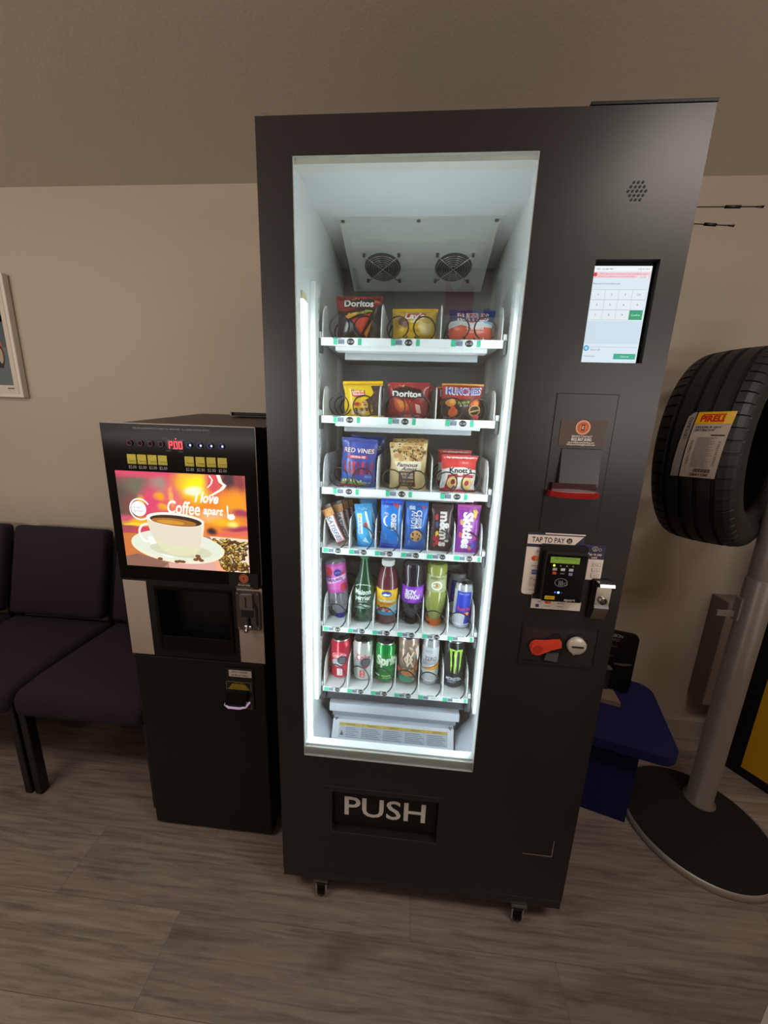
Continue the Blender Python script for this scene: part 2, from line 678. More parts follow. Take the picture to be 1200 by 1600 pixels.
# pressed seams round the acceptor plate, the flap and the corner mark
for (x0, z0, x1, z1) in ((0.603, 1.17, 0.6045, 1.459), (0.722, 1.17, 0.7235, 1.459), (0.603, 1.458, 0.7235, 1.4595)):
    P_.rect(x0, z0, x1, z1, SEAM)
P_.rect(0.123, 0.4145, 0.45, 0.4165, mat('seam_light', '5C524D', 0.4))
P_.rect(0.146, 0.2565, 0.439, 0.2585, mat('seam_light'))
P_.rect(0.674, 0.2575, 0.752, 0.2605, mat('seam_pale', 'A8968C', 0.4))
P_.rect(0.7505, 0.2575, 0.7525, 0.313, mat('seam_pale'))
# speaker holes
for k in range(5):
    for j in range(5 - abs(k - 2)):
        x, z = (j - (4 - abs(k - 2)) / 2) * 0.0075, (k - 2) * 0.0066
        P_.poly(circ(0.694 + x, 1.804 + z, 0.0022, n=10), SEAM, up=False)
d_.build('door_panel', vm)

f_ = MB()   # push flap
f_.box(FX0 + 0.001, FX1 - 0.001, 0.014, 0.022, FZ0 + 0.012, FZ1 - 0.001, MBLK, 0.002)
Paint(f_, plane_map(0.014)).txt('PUSH', (FX0 + FX1) / 2, 0.338, 0.064, C('F0EEEC'), w=0.225, bold=0.012)
f_.build('push_flap', vm)

# glass unit
MB().box(OX0, OX1, 0.002, 0.005, OZ0, OZ1, glass_mat('window_glass', 'F0F5F4', 2.4)).build('glass_pane', vm)
s_ = MB()
SPM = mat('spacer_aluminium', 'E4E2DC', 0.4, 0.15)
s_.box(OX0 + 0.001, OX1 - 0.001, 0.007, 0.030, OZ0 + 0.0005, OZ0 + 0.024, SPM, 0.002)
s_.box(OX0 + 0.001, OX1 - 0.001, 0.012, 0.034, OZ0 + 0.0245, OZ0 + 0.030, mat('spacer_white', 'F0F2F2', 0.3))
s_.build('lower_spacer', vm)
s_ = MB()
s_.box(OX0 + 0.001, OX1 - 0.001, 0.007, 0.030, OZ1 - 0.010, OZ1 - 0.0005, SPM)
s_.build('upper_spacer', vm)


# liner
l_ = MB()
l_.box(IX0 - 0.02, IX0, Y_IN + 0.002, IY1, IZ0, IZ1 + 0.012, WHT)
l_.box(IX1, IX1 + 0.02, Y_IN + 0.002, IY1, IZ0, IZ1 + 0.012, WHT)
l_.box(IX0, IX1, Y_IN + 0.002, IY1, IZ1, IZ1 + 0.012, WHT)
l_.box(IX0 - 0.02, IX1 + 0.02, IY1, IY1 + 0.02, IZ0, IZ1 + 0.012, mat('back_panel_grey', '9EA2A4', 0.5))
l_.box(IX0 - 0.02, IX1 + 0.02, Y_IN + 0.002, IY1 + 0.02, IZ0 - 0.012, IZ0, WHT)
l_.build('inner_liner', vm)

# evaporator with two fans
EVM = mat('evaporator_white', 'D5D8D2', 0.5)
ev = MB()
EA, EB = Vector((0, 0.262, IZ1 - 0.001)), Vector((0, 0.50, 1.800))


def ev_map(a, b, h):
    """b from 0 at the top front edge to 1 at the lower back edge"""
    p = EA.lerp(EB, b)
    t = (EB - EA).normalized()
    n = Vector((0, t.z, -t.y)).normalized()
    n = n if n.z < 0 else -n
    return Vector((a, p.y, p.z)) + n * h


ev.prism([(EA.y, EA.z), (EB.y, EB.z), (EB.y + 0.03, IZ1 - 0.001)], lambda a, b, d: Vector((d, a, b)), 0.105, 0.503, EVM)
ev.box(0.093, 0.515, 0.245, 0.263, IZ1 - 0.004, IZ1 - 0.0005, EVM)
ev.prism([(0.125, 0.22), (0.483, 0.22), (0.477, 0.93), (0.131, 0.93)], ev_map, 0.0, 0.008, EVM)
pe = Paint(ev, ev_map, h0=0.008)
for x in (0.115, 0.305, 0.495):
    ev.lathe([(0.0, 0), (0.005, 0), (0.005, 0.003), (0, 0.003)], GREYPL, 10, (x, 0.254, IZ1 - 0.0075), cap=False)
evo = ev.build('evaporator_housing', vm)
for cx in (0.205, 0.407):
    g_ = MB()
    c = 0.565
    L_ = (EB - EA).length
    R_ = 0.052
    g_.prism([(cx + R_ * math.cos(a), c + R_ / L_ * math.sin(a)) for a in [2 * PI * k / 36 for k in range(36)]], ev_map, 0.0081, 0.009, mat('fan_dark', '5E6264', 0.5))
    for r in (0.012, 0.019, 0.026, 0.033, 0.040, 0.047):
        g_.tube([ev_map(cx + r * math.cos(2 * PI * k / 32), c + r / L_ * math.sin(2 * PI * k / 32), 0.014) for k in range(32)], 0.0011, CHR, 5, closed=True)
    for a in (PI / 4, 3 * PI / 4):
        d = 0.068
        g_.tube([ev_map(cx + s * d * math.cos(a), c + s * d / L_ * math.sin(a), 0.0155) for s in (-1, -0.5, 0, 0.5, 1)], 0.0014, CHR, 5)
        for s in (-1, 1):
            p = ev_map(cx + s * d * math.cos(a), c + s * d / L_ * math.sin(a), 0.012)
            g_.lathe([(0.0, -0.005), (0.004, -0.005), (0.004, 0.004), (0, 0.004)], GREYPL, 8, p, cap=False)
    g_.build('fan_guard', evo)

# LED strips and slotted rails
LEDM = E('F2F8FF', 19.0)
for sx, x in ((1, IX0), (-1, IX1)):
    q = MB()
    q.box(min(x, x + sx * 0.009), max(x, x + sx * 0.009), 0.060, 0.094, 0.475, 1.645, LEDM)
    q.build('led_strip', vm)
    q = MB()
    q.box(min(x, x + sx * 0.008), max(x, x + sx * 0.008), 0.060, 0.094, 1.645, 1.662, mat('led_end_cap', 'D8CFA8', 0.5))
    q.build('strip_cap', vm)
    q = MB()
    q.box(min(x, x + sx * 0.013), max(x, x + sx * 0.013), 0.148, 0.180, 0.56, 1.71, WHT2, 0.002)
    q.box(min(x, x + sx * 0.009), max(x, x + sx * 0.009), 0.180, 0.206, 0.56, 1.70, WHT2)
    for k in range(44):
        z = 0.58 + k * 0.0255
        xa, xb = x + sx * 0.0089, x + sx * 0.0095
        q.box(min(xa, xb), max(xa, xb), 0.186, 0.196, z, z + 0.011, mat('slot_dark', '55595C', 0.6))
    q.box(min(x, x + sx * 0.009), max(x, x + sx * 0.009), 0.46, 0.49, 0.56, 1.70, WHT2)
    q.build('slotted_rail', vm)

# trays
TX0, TX1, TY0, TY1 = 0.079, 0.521, 0.180, 0.53
TZ = [1.5936, 1.4044, 1.2143, 1.0412, 0.7930, 0.5844]
LANES = [3, 3, 3, 6, 6, 6]
TEAL, LCD, INK = C('3DBE93'), C('8C97A8'), C('141416')
CODES = [['001', '002', '003'], ['011', '012', '013'], ['021', '022', '023'], ['031', '032', '033', '034', '035', '036'],
         ['041', '042', '043', '044', '045', '046'], ['051', '052', '053', '054', '055', '056']]
PITCHC = 0.08


def helix(r, y0, turns, mirror, ph=-1.05, first=PITCHC):
    P = []
    n = int(turns * 18)
    for i in range(n + 1):
        a = ph + 2 * PI * i / 18
        x = r * math.cos(a) * (-1 if mirror else 1)
        t = i / 18
        P.append((x, y0 + first * min(t, 1) + PITCHC * max(0, t - 1), r * math.sin(a)))
    b = MB().tube(P, 0.0019, WIRE, 6)
    return b


coil_proto = {}
for row in range(6):
    z, n = TZ[row], LANES[row]
    pitch = (TX1 - TX0) / n
    t_ = MB()
    t_.box(TX0, TX1, TY0 + 0.003, TY1, z - 0.009, z - 0.005, WHT2)
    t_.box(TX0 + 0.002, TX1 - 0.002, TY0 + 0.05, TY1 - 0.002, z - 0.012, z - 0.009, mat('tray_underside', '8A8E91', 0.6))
    t_.box(TX0 + 0.03, TX1 - 0.03, TY0 + 0.02, TY0 + 0.05, z - 0.026, z - 0.009, WHT2)
    t_.box(TX0 + 0.045, TX1 - 0.045, TY0 + 0.07, TY0 + 0.075, z - 0.040, z - 0.012, GREYP)
    t_.box(TX0, TX1, TY1 - 0.004, TY1, z - 0.005, z + 0.075, GREYP)
    tray = t_.build('tray', vm)
    r_ = MB()
    hgt = 0.0185 if row < 3 else 0.0165
    r_.box(TX0 - 0.003, TX1 + 0.003, TY0, TY0 + 0.0028, z - hgt, z, WHT2)
    pr = Paint(r_, plane_map(TY0))
    for k in range(n):
        x0 = TX0 + pitch * k
        if n == 3:
            c = x0 + pitch * (0.44 if k == 0 else 0.42)
            zc = z - hgt / 2
            pr.rect(c - 0.036, zc - 0.0075, c - 0.026, zc + 0.0075, TEAL)
            pr.rect(c + 0.026, zc - 0.0075, c + 0.035, zc + 0.0075, TEAL, up=False)
            pr.rect(c - 0.025, zc - 0.006, c - 0.008, zc + 0.006, LCD, up=False)
            pr.txt(CODES[row][k], c - 0.0165, zc, 0.008, INK, w=0.014)
            pr.ell(c + 0.0075, zc, 0.0095, 0.0078, INK, up=False)
            pr.txt('$1.50', c + 0.0075, zc, 0.005, C('F2F2F2'), w=0.014)
        else:
            zc = z - hgt / 2
            c = x0 + 0.030
            pr.rect(x0 + 0.001, zc - 0.0065, x0 + 0.015, zc + 0.0065, TEAL)
            pr.rect(x0 + 0.0155, zc - 0.0055, x0 + 0.031, zc + 0.0055, LCD, up=False)
            pr.txt(CODES[row][k], x0 + 0.0232, zc, 0.007, INK, w=0.0125)
            if not (row >= 4 and k == 5) and not (row == 5 and k == 4):
                pr.ell(x0 + 0.043, zc, 0.0085, 0.0070, INK, up=False)
                pr.txt('$2.50' if row > 3 else '$2.00', x0 + 0.043, zc, 0.0045, C('F2F2F2'), w=0.0125)
            else:
                pr.txt('$3.00', x0 + 0.046, zc, 0.0045, C('6A6A6A'), w=0.0125)
            if k == n - 1:
                pr.rect(TX1 - 0.009, zc - 0.0065, TX1 - 0.001, zc + 0.0065, TEAL, up=False)
        # label slot above the strip
        r_.box(x0 + 0.026, x0 + 0.048, TY0 - 0.0008, TY0 + 0.0005, z - 0.0018, z - 0.0006, INK)
    r_.build('price_rail', tray)
    # dividers
    for k in range(n + 1):
        x = TX0 + pitch * k
        hh = (0.085, 0.078, 0.088, 0.086, 0.090, 0.088)[row]
        if n == 3 and k in (1, 2) and row < 2:
            hh += 0.004
        prof = [(TY0 + 0.006, z - 0.005), (TY1 - 0.006, z - 0.005), (TY1 - 0.006, z + hh)]
        prof += [(TY0 + 0.055 + (0.02 if row >= 3 else 0), z + hh), (TY0 + 0.033, z + hh * 0.96), (TY0 + 0.020, z + hh * 0.84), (TY0 + 0.0095, z + hh * 0.55), (TY0 + 0.0065, z + hh * 0.25)]
        MB().prism(prof, lambda a, b, d: Vector((d, a, b)), x - 0.0011, x + 0.0011, WHT2).build('divider', tray)
    # end brackets
    for x0, x1 in ((TX0 - 0.0125, TX0 - 0.003), (TX1 + 0.003, TX1 + 0.0125)):
        b = MB()
        b.box(x0, x1, TY0 - 0.004, TY0 + 0.03, z - 0.034, z - 0.001, GREYPL, 0.003)
        b.box(x0, x1, TY0 + 0.002, TY0 + 0.04, z - 0.001, z + 0.014, WHT2, 0.001)
        b.build('end_bracket', tray)
    # coils
    specs = []
    for k in range(n):
        c = TX0 + pitch * (k + 0.5)
        if n == 3:
            specs += [(c - 0.033, 0.027, False), (c + 0.033, 0.027, True)]
        else:
            specs += [(c, 0.0305, False)]
    for x, r, mir in specs:
        key = (r, mir)
        if key not in coil_proto:
            coil_proto[key] = helix(r, 0.0, 4.2, mir, first=(PITCHC if r > 0.03 else 0.034)).build('coil', tray)
            o = coil_proto[key]
        else:
            o = coil_proto[key].copy()
            COL.objects.link(o)
            o.parent = tray
        o.location = (x, 0.172 if r > 0.03 else 0.1805, z - 0.002 + r + 0.002)
    # hinged lower lamp bar under the bottom tray
    if row == 5:
        q = MB()
        q.box(TX0, TX1, TY0 + 0.03, TY0 + 0.045, z - 0.066, z - 0.036, mat('dark_slate', '3C4046', 0.5))
        for x in (TX0 - 0.008, TX1 + 0.008):
            q.lathe([(0, -0.01), (0.014, -0.01), (0.014, 0.01), (0, 0.01)], mat('dark_slate'), 16, (x, TY0 + 0.02, z - 0.045), axis='x', cap=False)
        q.build('drop_bar', vm)

# delivery hopper
h_ = MB()
HP = mat('hopper_white', 'C9CDD6', 0.5)
h_.box(0.092, 0.508, 0.200, 0.235, 0.478, 0.508, HP, 0.003)
h_.box(0.098, 0.502, 0.222, 0.230, 0.445, 0.478, mat('hopper_grey', '9BA1AA', 0.5))
h_.prism([(0.206, 0.445), (0.232, 0.445), (0.160, IZ0 + 0.002), (0.150, IZ0 + 0.002)], lambda a, b, d: Vector((d, a, b)), 0.104, 0.494, HP)


def hop_map(a, b, h):
    return Vector((a, 0.206 + (b - 0.445) / (IZ0 + 0.002 - 0.445) * (0.150 - 0.206) - h, b))


ph_ = Paint(h_, hop_map)
for k in range(5):
    x0 = 0.126 + k * 0.070
    ph_.rect(x0, 0.402, x0 + 0.069, 0.438, C('A9AEB8'), up=(k == 0))
for k in range(5):
    x0 = 0.126 + k * 0.070
    ph_.rect(x0, 0.431, x0 + 0.069, 0.438, C('BFA24A'), up=(k == 0))
    ph_.txt('WARNING', x0 + 0.036, 0.4345, 0.004, C('3A3420'), w=0.03)
    if k == 0:
        ph_.poly([(x0 + 0.004, 0.408), (x0 + 0.016, 0.408), (x0 + 0.010, 0.420)], C('4A4E58'))
    for j in range(6):
        ph_.rect(x0 + (0.022 if k == 0 else 0.004), 0.4045 + j * 0.0042, x0 + 0.064 - (j * 7 % 3) * 0.006, 0.4064 + j * 0.0042, C('7C828E'), up=(j == 0))
for x in (0.112, 0.118, 0.115, 0.480, 0.486, 0.483):
    h_.lathe([(0, 0), (0.0022, 0), (0.0022, 0.002), (0, 0.002)], GREYPL, 8, (x, 0.203, 0.452 if x not in (0.115, 0.483) else 0.446), axis='y', cap=False)
for x0, x1, s in ((IX0, 0.098, 1), (0.500, IX1, -1)):
    h_.prism([(x0, 0.47 if s > 0 else 0.40), (x1, 0.40 if s > 0 else 0.47), (x1, 0.39 if s > 0 else 0.46), (x0, 0.46 if s > 0 else 0.39)], lambda a, b, d: Vector((a, d, b)), Y_IN + 0.01, 0.24, HP)
h_.build('delivery_hopper', vm)

# touchscreen
t_ = MB()
t_.box(0.6415, 0.7545, 0.012, 0.024, 1.5185, 1.6965, GBLK)
ts = t_.build('touchscreen', vm)
t_ = MB()
SX0, SX1, SZ0, SZ1 = 0.642, 0.7475, 1.520, 1.689
t_.box(SX0, SX1, 0.0085, 0.0118, SZ0, SZ1, E('D9E8F2', 0.95))
p_ = Paint(t_, plane_map(0.0085), h0=0.0001, dh=0.00002)
SW, SH = SX1 - SX0, SZ1 - SZ0
GT, GL = E('B4C2CC', 0.8), E('FFFFFF', 0.9)


def sr(x0, z0, x1, z1, mt, up=True):
    p_.rect(SX0 + x0 * SW, SZ1 - z1 * SH, SX0 + x1 * SW, SZ1 - z0 * SH, mt, up)


def stx(s, x, z, h, mt, w=None):
    p_.txt(s, SX0 + x * SW, SZ1 - z * SH, h, mt, w=w)


sr(0.0, 0.0, 1, 0.055, E('EDF4F8', 0.95))
stx('4G 12:48 PM', 0.2, 0.03, 0.0024, E('444A50', 0.6), w=0.03)
stx('v2.0.151', 0.86, 0.03, 0.0024, E('444A50', 0.6), w=0.02)
sr(0.02, 0.06, 0.98, 0.12, E('F0C9D2', 0.95))
p_.ell(SX0 + 0.05 * SW, SZ1 - 0.085 * SH, 0.0035, 0.0035, E('D83040', 0.9))
stx('The payment terminal is not available now', 0.53, 0.078, 0.0024, E('D84858', 0.9), w=0.085)
stx('Please try again or use another way', 0.42, 0.102, 0.0024, E('D84858', 0.9), w=0.065)
sr(0.78, 0.097, 0.95, 0.116, E('E8EEF2', 0.95))
stx('CLOSE', 0.865, 0.107, 0.002, E('444A50', 0.6), w=0.012)
stx('Please select the commodity number', 0.27, 0.175, 0.0026, E('5A646C', 0.6), w=0.05)
keys = ['1', '2', '3', 'Clr', '4', '5', '6', '0', '7', '8', '9', 'Confirm']
for i, k in enumerate(keys):
    c, r = i % 4, i // 4
    x0, z0 = 0.03 + c * 0.235, 0.235 + r * 0.105
    if k == 'Confirm':
        sr(x0, z0, x0 + 0.23, z0 + 0.1, E('12A878', 0.75), up=(i == 0))
        stx(k, x0 + 0.115, z0 + 0.05, 0.0035, E('C8FFEC', 0.9), w=0.016)
    else:
        sr(x0, z0, x0 + 0.232, z0 + 0.102, GT, up=(i == 0))
        sr(x0 + 0.003, z0 + 0.003, x0 + 0.230, z0 + 0.1, E('E2ECF4', 0.95))
        stx(k, x0 + 0.115, z0 + 0.05, 0.0038, E('5A646C', 0.6))
sr(0.02, 0.56, 0.98, 0.80, E('CBDDEB', 0.95))
sr(0.02, 0.835, 0.98, 0.838, GT)
p_.ell(SX0 + 0.075 * SW, SZ1 - 0.85 * SH, 0.0052, 0.0052, E('2E9FD8', 0.9))
p_.ell(SX0 + 0.075 * SW, SZ1 - 0.85 * SH, 0.003, 0.003, E('A8DDF4', 0.9))
stx('Search 3D', 0.24, 0.865, 0.003, E('C04858', 0.7), w=0.018)
stx('Total 0 item', 0.15, 0.935, 0.0026, E('5A646C', 0.6), w=0.02)
sr(0.58, 0.905, 0.97, 0.965, E('23B592', 0.8))
stx('Check out', 0.775, 0.935, 0.003, E('D8FFF2', 0.95), w=0.016)
t_.build('display', ts)

# bill acceptor plate and red mouth
q = MB()
q.box(0.6045, 0.722, -0.001, 0.002, 1.17, 1.458, BLK)
q.box(0.6225, 0.7085, -0.0008, 0.0, 1.262, 1.352, BLK2)
q.prism([(0.0, 1.352), (0.0, 1.275), (-0.012, 1.275), (-0.003, 1.350)], lambda a, b, d: Vector((d, a, b)), 0.627, 0.706, BLK)
q.build('bill_acceptor', vm)
q = MB()
REDT = mat('red_translucent_plastic', '8E0A10', 0.12, emit='B00010', es=0.06, coat=0.6)
pts = [(0.6205, -0.002), (0.7185, -0.002), (0.7185, -0.02), (0.700, -0.033), (0.669, -0.038), (0.638, -0.033), (0.6205, -0.02)]
q.prism(pts, lambda a, b, d: Vector((a, b, d)), 1.2475, 1.2590, REDT, False)
q.prism([(0.6255, -0.0025), (0.7135, -0.0025), (0.7135, -0.012), (0.6255, -0.012)], lambda a, b, d: Vector((a, b, d)), 1.2594, 1.275, mat('red_dark_plastic', '3A1014', 0.2))
q.build('bill_mouth', vm, (-0.011, 0, 0.005))
q = MB()
q.box(0.6185, 0.7085, -0.0024, -0.0012, 1.3565, 1.4090, mat('service_card', '54463F', 0.55))
p_ = Paint(q, plane_map(-0.0024))
OR, ORD = C('E07038'), C('5A2A18')
p_.poly(circ(0.6625, 1.3935, 0.0142), C('F0C8B0'))
p_.poly(circ(0.6625, 1.3935, 0.0128), OR)
p_.ring(0.6625, 1.3935, 0.0092, 0.0092, 0.12, ORD)
p_.rect(0.659, 1.387, 0.666, 1.4, ORD)
p_.txt('E', 0.6625, 1.3937, 0.006, C('F0C8B0'), bold=0.02)
p_.txt('SERVICE CONTACT', 0.6625, 1.3755, 0.0042, C('F2E8E0'), w=0.040, bold=0.01)
p_.txt('803.807.8382', 0.6625, 1.3695, 0.0052, C('F2E8E0'), w=0.040, bold=0.02)
p_.txt('www.AllExpressVending.com', 0.6625, 1.3638, 0.0036, C('F2E8E0'), w=0.052, bold=0.01)
p_.txt('AllExpressVending@outlook.com', 0.6625, 1.3595, 0.0036, C('F2E8E0'), w=0.056, bold=0.01)
q.build('service_card', vm)

# card reader and its stickers
INKB = C('24222C')
q = MB()
q.prism([(0.581, 1.148), (0.702, 1.148), (0.702, 1.168), (0.581, 1.168)], plane_map(0.0), 0.001, 0.0018, NAVY)
q.prism(rrect(0.582, 1.022, 0.626, 1.147, 0.008), plane_map(0.0), 0.001, 0.0018, PAPER)
q.prism([(0.626, 1.12), (0.704, 1.12), (0.704, 1.148), (0.626, 1.148)], plane_map(0.0), 0.001, 0.0018, NAVY)
p_ = Paint(q, plane_map(-0.0018))
p_.poly([(0.582, 1.142), (0.681, 1.142), (0.6995, 1.163), (0.582, 1.163)], PAPER)
p_.rect(0.618, 1.1655, 0.7025, 1.1685, PAPER, up=False)
p_.poly([(0.660, 1.1385), (0.672, 1.1385), (0.666, 1.132)], PAPER, up=False)
p_.rect(0.582, 1.135, 0.626, 1.142, NAVY, up=False)
p_.txt('TAP TO PAY', 0.626, 1.1525, 0.0115, C('2C2522'), w=0.069, bold=0.02)
p_.poly(circ(0.6705, 1.1525, 0.0062), C('2C2522'))
p_.txt(')))', 0.6705, 1.1525, 0.006, PAPER, w=0.006)
p_.txt('VISA', 0.608, 1.125, 0.0040, C('4A4850'), w=0.0095, shear=0.3)
p_.poly(circ(0.601, 1.109, 0.0058), C('D84830'))
p_.poly(circ(0.608, 1.109, 0.0058), C('E8943C'))
p_.txt('DISCOVER', 0.605, 1.0915, 0.0028, C('4A4850'), w=0.016)
p_.poly([(0.602, 1.0865), (0.613, 1.0865), (0.613, 1.0905)], C('E8943C'))
p_.rect(0.599, 1.071, 0.610, 1.082, C('3C5C98'))
p_.txt('AM EX', 0.6045, 1.0765, 0.004, PAPER, w=0.009)
p_.rect(0.5965, 1.055, 0.6135, 1.0645, C('8A8078'))
p_.rect(0.5972, 1.0557, 0.6128, 1.0638, PAPER)
p_.txt('Pay', 0.605, 1.06, 0.005, INKB, w=0.012)
p_.rect(0.5965, 1.043, 0.6135, 1.0515, C('8A8078'))
p_.rect(0.5972, 1.0437, 0.6128, 1.0508, PAPER)
p_.txt('G Pay', 0.605, 1.047, 0.0042, INKB, w=0.012)
p_.txt('SAMSUNG', 0.604, 1.034, 0.0026, INKB, w=0.014)
q.build('tap_to_pay_sticker', vm)
q = MB()
q.prism([(0.607, 0.989), (0.716, 0.989), (0.716, 1.022), (0.607, 1.022)], plane_map(0.0), 0.002, 0.0028, PAPER)
p_ = Paint(q, plane_map(-0.0028))
p_.rect(0.607, 1.0125, 0.640, 1.0255, NAVY)
p_.txt('TAP', 0.624, 1.019, 0.0045, PAPER, w=0.011, bold=0.02)
p_.txt('VISA', 0.624, 1.0065, 0.0032, INKB, w=0.008, shear=0.3)
p_.poly(circ(0.641, 1.0065, 0.0042), C('D84830'))
p_.poly(circ(0.646, 1.0065, 0.0042), C('E0703C'))
p_.rect(0.617, 0.9925, 0.6245, 1.0, C('3C4C80'))
p_.txt('DISCOVER', 0.643, 0.9965, 0.0024, INKB, w=0.013)
p_.txt('Pay G Pay', 0.672, 1.005, 0.003, INKB, w=0.016)
p_.txt('SAMSUNG', 0.672, 0.997, 0.0024, INKB, w=0.014)
q.build('card_logo_sticker', vm)
q = MB()
q.prism([(0.704, 1.066), (0.7485, 1.066), (0.7485, 1.114), (0.704, 1.114)], plane_map(0.0), 0.001, 0.0018, PAPER)
q.prism([(0.704, 1.114), (0.7485, 1.114), (0.7485, 1.147), (0.704, 1.147)], plane_map(0.0), 0.001, 0.0018, NAVY)
p_ = Paint(q, plane_map(-0.0018))
p_.ring(0.727, 1.138, 0.006, 0.0055, 0.12, PAPER)
p_.txt(')))', 0.7268, 1.138, 0.006, PAPER, w=0.005)
p_.ring(0.7375, 1.1365, 0.0032, 0.0032, 0.2, PAPER)
p_.txt('Tap to pay', 0.7275, 1.126, 0.0055, PAPER, w=0.030, bold=0.02)
p_.txt('with', 0.7275, 1.1185, 0.005, PAPER, w=0.012, bold=0.02)
for z, s in ((1.102, 'Pay'), (1.0895, 'G Pay'), (1.077, 'SAMSUNG')):
    p_.rect(0.727, z - 0.004, 0.744, z + 0.004, C('8A8078'))
    p_.rect(0.7277, z - 0.0033, 0.7433, z + 0.0033, PAPER)
    p_.txt(s, 0.7355, z, 0.0032, INKB, w=0.010)
q.build('tap_to_pay_with_sticker', vm)

q = MB()
q.prism(rrect(0.622, 1.004, 0.722, 1.133, 0.006), plane_map(0.0), 0.0028, 0.010, MBLK)
q.prism(rrect(0.630, 1.008, 0.7165, 1.122, 0.004), plane_map(0.0), 0.010, 0.026, mat('reader_case', '1E1B1B', 0.35))
q.prism(rrect(0.6325, 1.010, 0.714, 1.117, 0.003), plane_map(0.0), 0.026, 0.0275, GBLK)
p_ = Paint(q, plane_map(-0.0275))
for i, (x, c) in enumerate(((0.650, 'B0A8A4'), (0.667, 'D0C8C4'), (0.684, 'C0C0CC'))):
    p_.rect(x - 0.0045, 1.081, x + 0.0045, 1.087, C(c), up=False)
p_.rect(0.646, 1.072, 0.654, 1.078, C('C8502C'), up=False)
p_.txt('DISC', 0.667, 1.075, 0.003, C('A8A8B0'), w=0.009)
p_.rect(0.680, 1.071, 0.688, 1.0775, C('7884B0'), up=False)
p_.ring(0.667, 1.054, 0.0135, 0.010, 0.09, C('8C8888'))
p_.txt(')))', 0.666, 1.054, 0.010, C('B8B4B4'), w=0.010)
p_.ring(0.677, 1.051, 0.004, 0.004, 0.25, C('8C8888'))
p_.rect(0.637, 1.0135, 0.658, 1.0215, C('E0B428'))
p_.txt('INSERT', 0.6475, 1.0175, 0.004, C('3A3010'), w=0.016)
p_.txt('eport', 0.690, 1.015, 0.0062, C('DCD4D0'), w=0.023)
rd = q.build('card_reader', vm, (-0.0118, 0, 0.0115))
q = MB()
p_ = Paint(q, plane_map(-0.0275))
p_.rect(0.6385, 1.098, 0.699, 1.112, E('7C9A34', 0.7))
p_.txt('READY  CARD OR CASH', 0.669, 1.1085, 0.003, E('26340E', 0.3), w=0.045)
q.build('lcd_display', rd)
q = MB()
p_ = Paint(q, plane_map(-0.0275))
p_.poly(circ(0.6475, 1.0925, 0.0024, n=12), E('C8FF50', 3.0))
for x in (0.661, 0.674, 0.687):
    p_.poly(circ(x, 1.0925, 0.0018, n=10), C('8A8480'), up=False)
q.build('status_light', rd)
q = MB()
p_ = Paint(q, plane_map(-0.0275))
p_.poly(circ(0.6645, 1.0305, 0.0026, n=12), E('6CA8FF', 5.0))
p_.poly(circ(0.6575, 1.0305, 0.0018, n=12), E('3060D8', 2.0), up=False)
p_.poly(circ(0.6715, 1.0305, 0.0014, n=12), E('2040A0', 1.0), up=False)
q.build('blue_light', rd)

# lock handle
q = MB()
q.prism(rrect(0.742, 0.966, 0.782, 1.060, 0.003), plane_map(0.0), 0.001, 0.006, MBLK)
hp = [(-0.006, 0.967), (-0.006, 1.058), (-0.030, 1.058), (-0.032, 1.052), (-0.020, 1.047), (-0.019, 1.005), (-0.022, 0.998), (-0.020, 0.990), (-0.012, 0.968)]
q.prism(hp, lambda a, b, d: Vector((d, a, b)), 0.747, 0.7775, CHR)
lk = q.build('lock_handle', vm, (-0.011, 0, 0.010))
part_label(lk, 'chrome lock handle')
q = MB()
q.lathe([(0, -0.0245), (0.0085, -0.0245), (0.0085, -0.017), (0, -0.017)], STEEL, 24, (0.762, 0, 1.016), axis='y', cap=False)
q.lathe([(0.0062, -0.0255), (0.0062, -0.0245), (0.0045, -0.0245), (0.0045, -0.0255)], CHR, 24, (0.762, 0, 1.016), axis='y', cap=False)
q.box(0.7612, 0.7628, -0.0252, -0.0244, 1.012, 1.021, SEAM)
q.build('keyhole', lk)

# coin panel
q = MB()
frame_cells(q, 0.596, 0.772, 0.846, 0.950, [(0.603, 0.765, 0.853, 0.944)], -0.0035, 0.0, BLK)
q.box(0.603, 0.765, -0.0012, 0.0, 0.853, 0.944, mat('coin_panel_face', '2A2625', 0.45))
q.prism([(0.650, 0.912), (0.672, 0.930), (0.682, 0.926), (0.694, 0.900), (0.690, 0.872), (0.676, 0.855), (0.648, 0.858)], plane_map(0.0), 0.0013, 0.004, SEAM)
q.prism([(0.652, 0.862), (0.681, 0.858), (0.683, 0.880), (0.656, 0.881)], plane_map(0.0), 0.004, 0.009, GREYPL)
cp = q.build('coin_panel', vm)
q = MB()
REDL = mat('red_lever_plastic', 'E0442C', 0.35)
ln = [(0.637 + 0.0165 * math.cos(a), 0.886 + 0.0165 * math.sin(a)) for a in [PI * 0.45 + k * PI * 1.2 / 12 for k in range(13)]]
ln += [(0.668, 0.885), (0.689, 0.893), (0.687, 0.908), (0.676, 0.907), (0.660, 0.904)]
q.prism(ln, plane_map(0.0), 0.006, 0.018, REDL)
q.prism(circ(0.637, 0.886, 0.010), plane_map(0.0), 0.018, 0.020, mat('red_lever_dark', 'B83420', 0.4))
q.build('coin_return_lever', cp, (-0.006, 0, 0.009))
q = MB()
q.lathe([(0.022, -0.0015), (0.022, -0.008), (0.0, -0.008)], SEAM, 32, (0.7265, 0, 0.8985), axis='y', cap=False)
q.lathe([(0.0205, -0.008), (0.0205, -0.016), (0.019, -0.0175), (0, -0.0175)], mat('ivory_knob', 'D9CFC6', 0.3, 0.3), 32, (0.7235, 0, 0.899), axis='y', cap=False)
